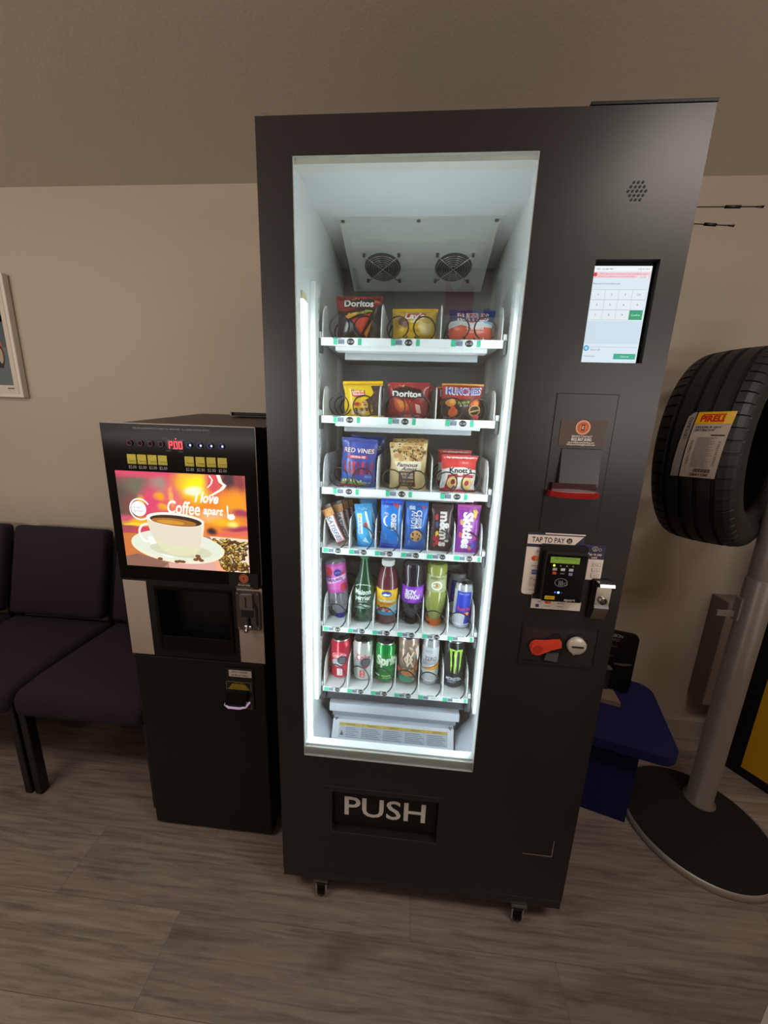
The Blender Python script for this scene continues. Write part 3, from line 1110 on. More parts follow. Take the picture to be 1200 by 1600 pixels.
q.box(0.7105, 0.7365, -0.0195, -0.0174, 0.8975, 0.9005, SEAM)
q.lathe([(0.003, -0.001), (0.003, -0.006), (0, -0.006)], mat('ivory_knob'), 10, (0.7235, 0, 0.873), axis='y', cap=False)
part_label(q.build('coin_slot', cp, (-0.006, 0, 0.008)), 'round ivory coin slot')

# casters, top plate, hinge, antennas
for x in (0.113, 0.687):
    for y in (0.018, 0.60):
        q = MB()
        q.box(x - 0.022, x + 0.022, y - 0.022, y + 0.022, 0.060, 0.068, STEEL)
        q.lathe([(0.012, 0.045), (0.012, 0.060)], STEEL, 16, (x, y, 0))
        q.lathe([(0.0, -0.011), (0.020, -0.011), (0.0225, -0.008), (0.0225, 0.008), (0.020, 0.011), (0, 0.011)], GBLK, 20, (x, y - 0.004, 0.0225), axis='x', cap=False)
        q.box(x - 0.0165, x - 0.0125, y - 0.018, y + 0.012, 0.014, 0.050, CHR)
        q.box(x + 0.0125, x + 0.0165, y - 0.018, y + 0.012, 0.014, 0.050, CHR)
        q.box(x - 0.014, x + 0.014, y - 0.020, y + 0.012, 0.044, 0.050, MBLK, 0.002)
        q.build('caster', vm)
MB().box(0.598, 0.806, 0.006, 0.30, H_ + 0.006, H_ + 0.011, MBLK, 0.001).box(0.61, 0.79, 0.012, 0.29, H_ - 0.004, H_ + 0.006, BLK2).build('top_plate', vm)
q = MB()
q.lathe([(0, 0), (0.008, 0), (0.008, 0.008), (0.006, 0.010), (0, 0.010)], CHR, 16, (0.014, 0.014, H_), cap=False)
q.box(0.010, 0.045, 0.016, 0.034, H_ + 0.001, H_ + 0.006, BLK, 0.002)
q.build('door_hinge', vm)
for y, z, x1, dz in ((0.20, 1.877, 1.055, -0.001), (0.20, 1.848, 1.003, -0.008)):
    q = MB()
    x0 = W_ - 0.006
    L_ = x1 - x0
    q.tube([(x0, y, z), (x0 + L_ * 0.5, y, z + dz * 0.3), (x1, y, z + dz)], 0.0012, MBLK, 6)
    q.tube([(x0 + L_ * 0.70, y, z + dz * 0.55), (x0 + L_ * 0.82, y, z + dz * 0.75)], 0.0032, MBLK, 8)
    q.tube([(x0 + L_ * 0.94, y, z + dz * 0.9), (x1, y, z + dz)], [0.0014, 0.0026], MBLK, 8)
    q.build('antenna', vm)

# ------------------------------------------------------------------ products
def tray_x(row, k):
    n = LANES[row]
    return TX0 + (TX1 - TX0) / n * (k + 0.5)


class Bag:
    """a sealed pouch with printed art; the print lives in the bag's own mesh"""

    def __init__(self, wd, ht, th, color, seam=0.07, rough=0.28, wr=1.0, seed=0, backcolor=None):
        self.w, self.h, self.t, self.s, self.wr, self.seed = wd, ht, th, seam, wr, seed
        self.mb = MB()
        nu, nv = 22, 26
        mt = C(color, rough, 0.3)
        for side in (1, -1):
            vs, fs = [], []
            for j in range(nv + 1):
                for i in range(nu + 1):
                    vs.append(self.S((-1 + 2 * i / nu) * wd / 2, j / nv * ht, 0.0, side))
            for j in range(nv):
                for i in range(nu):
                    a = j * (nu + 1) + i
                    q = (a, a + 1, a + nu + 2, a + nu + 1)
                    fs.append(q if side == 1 else q[::-1])
            self.mb.add(vs, fs, mt if side == 1 or backcolor is None else C(backcolor, rough, 0.3), True)
        self.p = Paint(self.mb, lambda a, b, h: self.S(a, b, h, 1), 0.005, wd / 2, ht)

    def S(self, a, b, h, side):
        u, v = a / (self.w / 2), b / self.h
        uu = min(1.0, abs(u))
        e = max(0.0, 1 - uu ** 3.0) ** 0.6
        vv = (v - self.s) / (1 - 2 * self.s)
        g = math.sin(PI * vv) ** 0.5 if 0 < vv < 1 else 0.0
        t = self.t / 2 * e * g + 0.0007
        k = self.wr
        ph = self.seed * 1.7
        t += k * 0.0016 * g * e * noise.noise(Vector((u * 2.2 + ph, v * 2.6, side * 3.0))) * 2
        edge = 1 - g if 0 < vv < 1 else 1.0
        t += k * 0.0010 * edge * math.sin(u * 17 + ph) * (0.0 if not 0 < vv < 1 else 1)
        if not 0 < vv < 1:
            t += 0.0003 * math.sin(v * self.h * 2600)
        x = a * (1 - 0.055 * g) + k * 0.0012 * math.sin(v * 11 + ph) * uu
        return Vector((x, -(t + h) * side, b))

    def build(self, name, loc, label, cat, group, rot=(0, 0, 0)):
        o = self.mb.build(name)
        o.location = loc
        o.rotation_euler = rot
        return tag(o, label, cat, group)


def behind(o, dy, label, dx=0.0, dz=0.0, rot=None):
    l = o.location
    return dup(o, (l.x + dx, l.y + dy, l.z + dz), label, rot=rot)


TOPG, SECG, THIG, FOUG, BOTG, CANG = ('chip bags on the top tray', 'snack bags on the second tray', 'cookie and candy bags on the third tray',
                                      'bars and packets on the fourth tray', 'drinks on the fifth tray', 'cans on the bottom tray')
z0 = [z - 0.0048 for z in TZ]
WH, BKK, YEL = C('F4F1EA'), C('1A1614'), C('F2C51E')

# --- top tray
b = Bag(0.120, 0.114, 0.044, '2B2523', seed=1)
p = b.p
p.poly([(-1, .70), (-.55, .66), (.1, .76), (.62, .74), (1, .84), (1, 1), (-1, 1)], C('8E2A28'))
p.poly([(-.62, .93), (-.2, .99), (.3, .985), (.1, .89)], C('C2302C'))
p.poly([(.2, .93), (.85, .90), (.95, .86), (.3, .87)], C('E0743A'))
p.poly([(-.70, .56), (-.10, .66), (-.05, .60), (-.55, .50)], C('D8883A'))
p.poly([(-.30, .50), (.55, .64), (.45, .50), (.12, .20)], C('B83228'))
p.poly([(-.22, .48), (.40, .57), (.34, .49), (.12, .27)], C('D24A34'))
p.poly([(.25, .22), (.62, .48), (.52, .30), (.36, .14)], C('D2762E'))
p.poly([(-.66, .74), (.68, .79), (.68, .93), (-.62, .90)], C('1C1817'))
p.poly([(-.40, .93), (-.12, .97), (-.20, .91)], C('E8C860'))
p.txt('Doritos', 0.02, .84, .0155, WH, w=.076, bold=.03)
p.txt('FLAMIN HOT', -.02, .63, .006, C('E2D86A'), w=.056, shear=.3, rot=.12, bold=.01)
p.rect(.30, .66, .62, .70, C('8FA83C'))
p.txt('NET WT 1 OZ', -.40, .11, .004, C('C8C0B8'), w=.03)
for a in (.55, .62, .70):
    p.poly([(a, .12), (a + .03, .12), (a - .02, .30)], C('8A8480'))
b1 = b.build('chip_bag', (0.164, 0.241, z0[0]), 'black and red corn chip bag with white lettering in the top left lane', 'chip bag', TOPG, rot=(0.06, 0, 0))

b = Bag(0.116, 0.086, 0.044, 'E2B62A', seed=2, seam=.08)
p = b.p
p.rect(-1, .80, 1, .93, C('D9B43C'))
p.poly([(-.85, .45), (-.35, .45), (-.05, .62), (-.3, .75), (-.9, .75)], C('C99A3A'))
p.ell(-.52, .63, .20, .12, C('6A4A3A'))
p.ell(-.40, .56, .14, .09, C('8A6A5A'))
p.ell(.52, .50, .34, .24, C('E6C878'))
p.ell(.52, .49, .26, .17, C('EED79A'))
p.ell(.60, .66, .26, .08, C('D2AE5A'))
p.poly([(-.45, .72), (.48, .74), (.52, .86), (-.42, .84)], C('A8262A'))
p.txt("Lay's", 0.02, .79, .0135, WH, w=.050, bold=.03, shear=.15)
p.poly([(-.2, .66), (.25, .66), (.18, .60), (-.14, .60)], C('E8DCA0'))
p.txt('CLASSIC', .02, .40, .006, C('7A5A18'), w=.032)
p.txt('40', -.55, .20, .006, C('A8741E'), w=.018)
p.txt('POTATO CHIPS', .42, .22, .005, C('8A4A18'), w=.044)
for k in range(7):
    p.rect(-.75 + k * .2, .12, -.68 + k * .2, .16, C('B07A20'), up=(k == 0))
b2 = b.build('chip_bag', (0.307, 0.239, z0[0]), 'yellow potato chip bag with white lettering on a red ribbon', 'chip bag', TOPG, rot=(0.10, 0, -0.04))

b = Bag(0.116, 0.084, 0.046, 'E8684C', seed=3, seam=.08)
p = b.p
p.rect(-1, .66, 1, 1, C('24366E'))
p.poly([(-1, .66), (-.6, .70), (0, .62), (.5, .70), (1, .64), (1, .52), (.5, .52), (.1, .46), (-.5, .58), (-1, .46)], C('DDE0E0'))
p.poly([(.45, .69), (1, .66), (1, .58), (.55, .63)], C('8FC0D8'))
p.txt('RUFFLES', .02, .80, .0165, WH, w=.078, bold=.045)
p.txt('RUFFLES', .02, .80, .0145, C('B01E34'), w=.072, bold=.02)
p.txt('CHEDDAR', .16, .50, .0085, C('F2E4DC'), w=.046, bold=.03)
p.txt('& SOUR CREAM', .16, .39, .0055, C('F2E4DC'), w=.044)
p.rect(-1, .05, 1, .10, C('F0E6E0'))
p.poly([(.45, .12), (.55, .26), (.62, .20), (.56, .12)], C('F4E8D8'))
b.build('chip_bag', (0.450, 0.239, z0[0]), 'blue white and orange ridged chip bag in the top right lane', 'chip bag', TOPG, rot=(0.10, 0, 0.03))

# --- second tray
b = Bag(0.108, 0.098, 0.040, 'F0C41C', seed=4, seam=.08)
p = b.p
p.rect(-1, .90, 1, .955, C('D8A818'))
p.poly([(.40, .88), (1, .88), (1, .1), (.35, .1), (.20, .40), (.05, .48), (.45, .62), (.55, .70)], C('4A3634'))
for i in range(26):
    u = .45 + .5 * random.random()
    v = .14 + .7 * random.random()
    p.ell(u, v, .05, .025, C('6A5048'), 8, rot=.5, up=(i == 0))
p.poly([(-.62, .78), (.10, .76), (.12, .62), (-.20, .56), (-.58, .62)], C('8E1E2C'))
p.ell(-.24, .67, .36, .085, C('D83040'))
p.txt('KEEBLER', -.24, .735, .0055, C('F2E0A0'), w=.034, bold=.02, arc=.0012)
p.txt('Fudge Stripes', -.23, .665, .0055, WH, w=.031, bold=.02)
p.ell(-.30, .40, .26, .055, C('D88A2A'))
p.ell(-.34, .41, .15, .04, C('B8283A'))
p.ell(.10, .40, .16, .12, C('E0B060'), rot=.6)
p.rect(.02, .37, .2, .40, C('5A3A28'))
p.rect(-.05, .43, .14, .45, C('5A3A28'), up=False)
for i in range(9):
    p.ell(-.55 + .09 * i + .02 * (i % 2), .17 + .045 * (i % 3), .09, .05, C(('F0E0C0', 'E2C890', '6A4230')[i % 3]), 10, up=(i % 3 == 0))
p.txt('COOKIES', .45, .26, .005, C('F2C51E'), w=.024, rot=PI / 2)
p.rect(.42, .18, .54, .25, YEL)
b.build('cookie_bag', (0.180, 0.240, z0[1]), 'yellow cookie bag with brown cookies printed on its right half', 'cookie bag', SECG, rot=(0.06, -0.03, 0.05))

b = Bag(0.112, 0.098, 0.046, '9E2A2E', seed=5, seam=.07)
p = b.p
p.poly([(-.55, .99), (.2, .99), (.35, .78), (-.2, .70), (-.7, .86)], C('B83A38'))
p.poly([(-.72, .82), (-.2, .92), (.65, .82), (.85, .66), (.1, .58), (-.64, .62)], C('2A1614'))
p.poly([(-.45, .92), (-.15, .95), (-.22, .88)], C('F0D070'))
p.txt('Doritos', -.04, .715, .0150, WH, w=.078, bold=.03, arc=.002)
p.poly([(-.70, .60), (-.05, .52), (.18, .30), (-.35, .22), (-.66, .40)], C('C8562C'))
p.poly([(-.58, .56), (-.12, .50), (-.30, .32)], C('E08A38'))
p.poly([(-.30, .48), (.05, .44), (-.15, .26)], C('D87430'))
p.poly([(.10, .54), (.28, .50), (.12, .30)], C('D86A34'))
p.poly([(.38, .46), (.62, .42), (.72, .20), (.48, .22)], C('E8B0A8'))
p.txt('NACHO CHEESE', .22, .14, .005, C('E8C8B8'), w=.044)
p.rect(-.9, .07, .95, .10, C('D8B0A8'))
d2 = b.build('chip_bag', (0.300, 0.240, z0[1]), 'dark red corn chip bag in the middle lane of the second tray', 'chip bag', SECG, rot=(0.10, 0, -0.06))

b = Bag(0.110, 0.098, 0.046, '8E2A22', seed=6, seam=.07)
p = b.p
p.rect(-1, .93, 1, 1, C('C88A2E'))
p.poly([(-1, .92), (1, .92), (1, .64), (-1, .64)], C('A8302A'))
p.txt('MUNCHIES', .04, .80, .0175, C('D8E4F0'), w=.094, bold=.045, arc=-.002)
p.txt('MUNCHIES', .04, .80, .0140, C('2C5CA8'), w=.088, bold=.02, arc=-.002)
p.poly([(-1, .60), (1, .60), (1, .06), (-1, .06)], C('3A2A22'))
p.ell(-.58, .52, .26, .11, C('E08A34'))
p.ell(-.52, .54, .12, .06, C('E8B060'))
p.ell(-.42, .26, .24, .12, C('E06A38'))
p.poly([(-.58, .40), (-.36, .42), (-.30, .28), (-.52, .26)], C('D8502C'))
p.poly([(-.30, .56), (.45, .62), (.40, .44), (.05, .38), (-.25, .46)], C('26301E'))
p.txt('Flamin Hot', .12, .53, .0075, C('C8D84A'), w=.036, shear=.3, rot=.08, bold=.01)
p.txt('SNACK MIX', .14, .44, .0055, C('F0E8E0'), w=.028)
p.ell(.62, .52, .26, .10, C('E0502C'))
p.ell(.70, .50, .12, .06, C('E8A050'))
p.ring(.64, .32, .30, .15, .22, C('D8A870'))
p.poly([(.40, .30), (.86, .36), (.88, .32), (.42, .26)], C('D8A870'))
p.ell(.72, .14, .20, .08, C('E85A58'))
p.txt('NET WT 1 3/8 OZ', -.45, .11, .005, C('E8D8D0'), w=.040)
mu = b.build('snack_bag', (0.441, 0.240, z0[1]), 'red snack mix bag with blue arched lettering in the second tray right lane', 'snack bag', SECG, rot=(0.07, 0, 0.02))

# --- third tray
b = Bag(0.100, 0.138, 0.032, '3C4FA0', seed=7, seam=.05)
p = b.p
p.rect(-1, .94, 1, 1, C('34468E'))
p.txt('RED VINES', .0, .77, .0130, C('7E1E3A'), w=.090, bold=.045, shear=.1)
p.txt('RED VINES', .0, .771, .0120, C('F0ECE8'), w=.086, bold=.0, shear=.1)
p.poly([(-.62, .67), (.55, .68), (.58, .62), (-.58, .60)], C('B83038'))
p.txt('ORIGINAL RED', -.02, .645, .0058, WH, w=.044, bold=.01)
for i in range(9):
    u = -.72 + i * .17
    p.poly([(u, .28 + .01 * (i % 3)), (u + .12, .28), (u + .12 + .16 * ((i % 3) - 1), .54 + .02 * (i % 2)), (u + .02 + .16 * ((i % 3) - 1), .54 + .02 * ((i + 1) % 2))], C(('A82838', '8E2234', 'B8384A')[i % 3]), up=(i % 3 == 0))
p.rect(-.88, .20, -.45, .30, C('2E62C0'))
p.rect(.40, .20, .86, .30, C('4A6EC8'), up=False)
p.txt('MADE IN USA', .63, .25, .0035, WH, w=.018)
p.poly([(-1, .06), (.6, .06), (.3, .13), (-.2, .19), (-.9, .18)], C('8FB05A'))
for i in range(8):
    p.ell(-.85 + i * .15, .13 + .02 * (i % 2), .06, .022, C('F2EEDC'), 10, up=(i == 0))
p.rect(-1, .02, .2, .055, C('C02838'))
p.txt('LICORICE CANDY', .55, .12, .0045, WH, w=.03)
rv = b.build('candy_bag', (0.166, 0.236, z0[2]), 'blue licorice bag with red twists printed below white lettering', 'candy bag', THIG, rot=(0.07, 0.05, 0))

b = Bag(0.104, 0.130, 0.044, 'E0C48E', seed=8, seam=.06)
p = b.p
rr = random.Random(3)
for i in range(30):
    u, v = -.9 + 1.8 * rr.random(), .66 + .33 * rr.random()
    p.ell(u, v, .15, .055, C('C0955A'), 12, up=(i == 0))
p.up()
rr = random.Random(3)
for i in range(30):
    u, v = -.9 + 1.8 * rr.random(), .66 + .33 * rr.random()
    for k in range(4):
        p.ell(u + (rr.random() - .5) * .17, v + (rr.random() - .5) * .06, .035, .016, C('4E2E1E'), 7, up=False)
p.poly([(-.78, .62), (.72, .64), (.76, .46), (.3, .44), (-.5, .42)], C('EEE2C2'))
p.txt('Famous', -.02, .56, .0105, C('2A2448'), w=.060, bold=.03, shear=.3)
p.txt('Amos', .10, .475, .0095, C('2A2448'), w=.044, bold=.03, shear=.3)
p.rect(-.46, .07, .44, .42, C('5E3024'))
p.txt('BITE SIZE', 0, .36, .006, WH, w=.034)
p.txt('COOKIES', 0, .29, .006, WH, w=.036)
p.txt('CHOCOLATE CHIP', 0, .20, .0045, C('E8CFA0'), w=.038)
p.txt('NET WT 2 OZ', 0, .12, .004, C('E8CFA0'), w=.028)
fa = b.build('cookie_bag', (0.308, 0.240, z0[2]), 'tan cookie bag patterned with chocolate chip cookies and a brown panel', 'cookie bag', THIG, rot=(0.05, 0, -0.06))

b = Bag(0.098, 0.102, 0.040, 'F0ECE6', seed=9, seam=.06)
p = b.p
p.rect(-1, .72, 1, 1, C('D83A38'))
p.poly([(-1, .72), (-1, .62), (-.5, .70), (.3, .71), (1, .62), (1, .73)], C('D83A38'))
p.txt('Berry', .32, .83, .006, C('F4C8B8'), w=.018, shear=.3)
p.txt("Knott's", .08, .63, .0135, C('14141C'), w=.062, bold=.03)
p.poly([(-.66, .50), (-.1, .54), (-.05, .14), (-.75, .10)], C('A82A30'))
p.poly([(.20, .54), (.82, .50), (.80, .42), (.2, .44)], C('C83038'))
p.txt('RASPBERRY', -.02, .47, .005, C('B82838'), w=.05, bold=.02)
p.ell(-.36, .29, .30, .17, C('E6C27E'))
p.ell(-.33, .31, .13, .08, C('8E2028'))
p.ell(.46, .26, .36, .18, C('EBCB84'))
p.ell(.48, .28, .14, .08, C('B8303A'))
p.rect(-1, .0, 1, .07, C('D02840'))
p.poly([(-.95, .07), (-.1, .07), (-.4, .12), (-.9, .11)], C('D02840'))
kn = b.build('cookie_bag', (0.448, 0.238, z0[2]), 'red and white jam cookie bag in the third tray right lane', 'cookie bag', THIG, rot=(0.07, 0, 0.02))

# --- fourth tray: bars and packets, mostly with sideways lettering
def packet(i, wd, ht, th, col, seed, seam=.07):
    return Bag(wd, ht, th, col, seed=seed, seam=seam, wr=.6)


b = packet(0, 0.034, 0.128, 0.022, '4A3026', 11)
p = b.p
p.rect(-1, .10, .75, .90, C('C86A66'))
p.rect(-.86, .12, .62, .74, C('F0EDF2'))
p.rect(-1, .76, .9, .92, C('D8A25A'))
p.txt('SATISFIES', -.12, .43, .0135, C('28346E'), w=.080, rot=-PI / 2, bold=.012, shear=.2)
p.rect(-1, .0, 1, .08, C('8A7A72'))
sn = b.build('candy_bar', (0.131, 0.214, z0[3] + 0.004), 'brown chocolate bar leaning left with white panel of blue sideways lettering', 'candy bar', FOUG, rot=(0.04, -0.42, 0))
b = packet(1, 0.050, 0.130, 0.022, '2C9AD8', 12)
p = b.p
p.rect(-1, .86, 1, 1, C('3C8CC0'))
p.txt('MINI', 0, .90, .008, C('A8D8F0'), w=.03)
p.poly([(-.86, .80), (.30, .86), (.55, .30), (-.2, .14), (-.66, .30)], C('48B0E4'))
p.rect(-.72, .34, -.18, .80, C('E8F2F6'))
p.txt('Rice Krispies', -.45, .56, .009, C('2858A8'), w=.055, rot=-PI / 2, bold=.02)
p.ell(.22, .55, .24, .05, C('C83A3A'))
p.ell(-.45, .75, .2, .04, C('F0D24A'))
p.poly([(.15, .84), (.42, .84), (.95, .30), (.75, .22)], C('DCE8EE'))
p.poly([(-.3, .16), (.1, .26), (.5, .10)], C('C8E8F4'))
p.rect(-1, .0, 1, .06, C('1E78B8'))
ri = b.build('snack_bar', (0.196, 0.220, z0[3]), 'light blue crispy rice bar packet in the second lane of the fourth tray', 'snack bar', FOUG, rot=(0.05, -0.07, 0))
b = packet(2, 0.062, 0.148, 0.026, '1F7FE0', 13)
p = b.p
p.rect(-1, .88, 1, 1, C('2444C0'))
p.rect(-1, 0, 1, .10, C('2040C8'))
p.poly([(.05, .92), (.62, .92), (.62, .82)], C('D84A4A'))
p.txt('2 PK', -.45, .86, .006, WH, w=.012)
p.rect(.70, .18, .80, .90, C('B8D0F0'))
p.ell(-.25, .585, .40, .105, C('1C1A1C'))
p.ell(-.32, .585, .40, .105, C('F2EEE2'))
p.ell(-.18, .585, .38, .10, C('1F7FE0'))
p.txt('OREO', .28, .565, .0145, WH, w=.048, rot=-PI / 2, bold=.045)
p.txt('OREO', .28, .565, .0110, C('1C3C9C'), w=.044, rot=-PI / 2, bold=.0)
p.txt('OREO', .28, .565, .0105, WH, w=.043, rot=-PI / 2, bold=-.01)
p.txt('MINI', -.42, .73, .007, WH, w=.012)
p.txt('NET WT', -.45, .26, .004, C('B8DCF8'), w=.016, rot=-PI / 2)
og = b.build('cookie_packet', (0.268, 0.222, z0[3]), 'bright blue sandwich cookie packet with white sideways lettering', 'cookie packet', FOUG, rot=(0.05, 0, -0.02))
b = packet(3, 0.064, 0.144, 0.028, '2368C4', 14)
p = b.p
p.rect(-1, .86, 1, 1, C('1E58A8'))
p.rect(-.70, .85, -.15, .93, C('C8D4E4'))
p.poly([(.40, .92), (.66, .92), (.66, .84)], C('D84A4A'))
p.txt('CHIPS', .24, .66, .0140, WH, w=.050, rot=-PI / 2, bold=.045)
p.txt('CHIPS', .24, .66, .0115, C('1C4C9C'), w=.046, rot=-PI / 2, bold=.0)
p.txt('AHOY!', -.22, .655, .0140, WH, w=.048, rot=-PI / 2, bold=.045)
p.txt('AHOY!', -.22, .655, .0115, C('1C4C9C'), w=.044, rot=-PI / 2, bold=.0)
p.ell(.02, .32, .52, .12, C('D8A468'))
for i in range(10):
    p.ell(-.32 + .68 * rr.random(), .24 + .15 * rr.random(), .07, .022, C('4A2A1A'), 8, up=(i == 0))
p.rect(-1, 0, 1, .07, C('1458B8'))
p.txt('NET WT', -.60, .16, .004, C('B8DCF8'), w=.016, rot=-PI / 2)
ca = b.build('cookie_packet', (0.339, 0.222, z0[3]), 'mid blue cookie packet showing one chocolate chip cookie', 'cookie packet', FOUG, rot=(0.05, 0, 0.02))
b = packet(4, 0.060, 0.140, 0.026, '3E2A30', 15)
p = b.p
p.rect(-1, .92, 1, 1, C('34222A'))
p.txt("m&m's", .26, .49, .0245, WH, w=.100, rot=-PI / 2, bold=.045)
p.txt("m&m's", .26, .49, .0205, C('6A3A34'), w=.100, rot=-PI / 2, bold=.02)
p.txt("m&m's", .26, .49, .0195, WH, w=.100, rot=-PI / 2, bold=.0)
for (u, v, c) in ((-.55, .74, 'B83A40'), (-.50, .60, '46507E'), (-.42, .40, 'D8B83A'), (-.62, .30, 'B82E3A'), (-.35, .22, 'C0303C'), (-.60, .15, '9E2A34'), (-.3, .32, '8A3038')):
    p.ell(u, v, .17, .065, C(c), 14)
p.txt('MILK CHOCOLATE', .72, .5, .004, C('A89890'), w=.05, rot=-PI / 2)
mm = b.build('candy_packet', (0.411, 0.222, z0[3]), 'dark brown candy packet with white sideways lettering and coloured dots', 'candy packet', FOUG, rot=(0.05, 0, 0))
b = packet(5, 0.064, 0.142, 0.026, '8E2E9E', 16)
p = b.p
p.rect(-1, .90, 1, 1, C('A83A90'))
p.txt('Skittles', -.05, .48, .0260, C('F4EEF2'), w=.104, rot=-PI / 2, bold=.05)
for (u, v, c) in ((.55, .80, 'D8A83A'), (-.62, .66, 'E0A878'), (-.66, .40, 'E06A5A'), (.62, .22, '4A3AC0'), (.70, .36, 'C8408A'), (.30, .10, 'E08A5A'), (.55, .16, '3A6AC8')):
    p.ell(u, v, .16, .06, C(c), 14)
p.poly([(.3, .90), (.5, .78), (.8, .86), (.6, .92)], C('E8C84A'))
p.txt('WILD BERRY', .72, .55, .005, C('E8B0E0'), w=.05, rot=-PI / 2)
sk = b.build('candy_packet', (0.484, 0.222, z0[3]), 'purple candy packet with big white sideways lettering in the right lane', 'candy packet', FOUG, rot=(0.05, 0, 0.02))


# --- cans and bottles
def cyl_map(rfn):
    def f(a, b, h):
        r = rfn(b)
        t = a / r
        return Vector(((r + h) * math.sin(t), -(r + h) * math.cos(t), b))
    return f


def can(name, R, Hh, col, art, loc, label, cat, group, rot=(0, 0, 0), rim='C8CACA', rough=.22):
    root = empty(name, loc, label, cat, group, rot)
    mb = MB()
    nk = R * .82
    neck = min(.014, Hh * .12)
    body = mat('can_%s' % col, col, rough, .35, coat=.4)
    alu = mat('can_rim_' + rim, rim, .25, .9)
    prof = [(R * .74, 0.0), (R * .80, .002), (R * .97, .010), (R, .013), (R, Hh - neck - .004), (R * .985, Hh - neck), (nk + .001, Hh - .004), (nk + .001, Hh)]
    mb.lathe(prof, body, 44, mfn=lambda i: alu if i in (0, 1, 6) else body, cap=False)
    mb.lathe([(0, .004), (R * .70, .003), (R * .74, 0)], alu, 44, cap=False)
    p = Paint(mb, cyl_map(lambda b: R), .0035, R * 1.45, Hh - neck - .018, h0=.0002, dh=.0001)
    mp0 = p.mp
    p.mp = lambda a, b, h: mp0(a, b, h) + Vector((0, 0, .0135))
    art(p)
    mb.build('can_body', root)
    q = MB()
    q.lathe([(0, Hh - .005), (nk - .003, Hh - .005), (nk - .001, Hh - .0005), (nk + .001, Hh)], alu, 36, cap=False)
    lid = q.build('lid', root)
    q = MB()
    q.prism(rrect(-.007, -.012, .007, .010, .006), lambda a, b, d: Vector((a, b, d)), Hh - .005, Hh - .0035, STEEL)
    q.build('pull_tab', lid)
    return root


CY = 0.252


def a_coke(p):
    p.ell(0, .66, .52, .15, C('E06070'))
    p.txt('Coca-Cola', 0, .70, .013, C('F4DDE0'), w=.046, shear=.3, bold=.02)
    p.ell(-.1, .47, .40, .12, C('B8C0C2'))
    p.ell(.22, .56, .34, .14, C('3A3648'))
    for i in range(3):
        for j in range(3):
            p.rect(.06 + i * .12, .48 + j * .06, .14 + i * .12, .51 + j * .06, C('8A96A0'), up=(i + j == 0))
    p.rect(-.12, .05, .22, .28, C('F2E8EA'))
    p.txt('Coca-Cola', .05, .165, .010, C('C8203A'), w=.024, rot=PI / 2)


coke = can('soda_can', .0335, .140, 'C8283E', a_coke, (tray_x(5, 0) + .003, CY, z0[5]), 'red cola can in the left lane of the bottom tray', 'can', CANG)


def a_diet(p):
    p.txt('Diet', -.32, .80, .007, C('B8283A'), w=.014, shear=.3)
    p.txt('Coke', 0.05, .70, .020, C('C0283C'), w=.046, shear=.25, bold=.02)
    p.ell(-.18, .50, .34, .11, C('9AA4A8'))
    p.ell(.24, .53, .36, .15, C('4A4A54'))
    p.poly([(-.1, .36), (.3, .34), (.5, .42), (.2, .45)], C('A84A58'))
    for i in range(3):
        for j in range(3):
            p.rect(.10 + i * .12, .46 + j * .06, .18 + i * .12, .49 + j * .06, C('8A96A0'), up=(i + j == 0))
    p.rect(-.14, .04, .18, .28, C('C83044'))
    p.txt('Diet Coke', .02, .16, .009, C('F2E8EA'), w=.022, rot=PI / 2)


diet = can('soda_can', .0335, .140, 'C9CBC6', a_diet, (tray_x(5, 1) + .003, CY, z0[5]), 'silver diet cola can with red lettering', 'can', CANG)


def a_sprite(p):
    p.poly([(-.95, .30), (.75, .30), (.95, .52), (.95, .60), (-.95, .60)], C('0E8A3C'))
    p.txt('Sprite', .24, .66, .030, C('E4F4D8'), w=.080, bold=.06, shear=.12)
    p.rect(-.75, .12, -.35, .17, C('F0F8E8'))
    p.rect(-.2, .14, .45, .17, C('D8E86A'), up=False)
    p.txt('LEMON LIME', .15, .09, .005, C('D8F0C8'), w=.028)


spr = can('soda_can', .0335, .140, '12903E', a_sprite, (tray_x(5, 2) + .002, CY, z0[5]), 'green lemon-lime soda can with white lettering on the bottom tray', 'can', CANG)


def a_rock(p):
    r2 = random.Random(5)
    for i in range(60):
        c = ('8A6A58', 'B08A72', '5C8A74', 'E0A06A', 'D8C0A8', '6E5A50', 'C87850')[i % 7]
        p.ell(-.95 + 1.9 * r2.random(), .05 + .9 * r2.random(), .10 + .08 * r2.random(), .02 + .02 * r2.random(), C(c), 10, rot=r2.random() * 3, up=(i % 6 == 0))
    for t in (1.0, .72, .44):
        p.poly([(-.42 * t, .62), (0, .62 + .26 * t), (.42 * t, .62), (0, .62 - .26 * t)], C('5E463A') if t in (1.0, .44) else C('E8D4BC'))
    p.poly([(-.12, .78), (.02, .84), (.02, .40), (-.12, .46)], C('E8D4BC'))
    p.poly([(.05, .62), (.30, .84), (.38, .80), (.14, .62), (.38, .44), (.30, .40)], C('E8D4BC'))
    p.poly([(.45, .9), (.75, .95), (.9, .7), (.7, .5)], C('E4DACE'))
    p.poly([(-.9, .06), (-.3, .22), (.2, .14), (.4, .02), (-.9, .0)], C('4FA88A'))
    p.ell(0, .24, .45, .06, C('E8935A'))
    p.ell(-.7, .30, .25, .07, C('D86A4A'))
    p.ell(.72, .36, .22, .07, C('E8935A'))


rock = can('energy_can', .0325, .164, 'B79A86', a_rock, (tray_x(5, 3) + .001, CY, z0[5]), 'tall patterned energy drink can in tan orange and green', 'can', CANG)


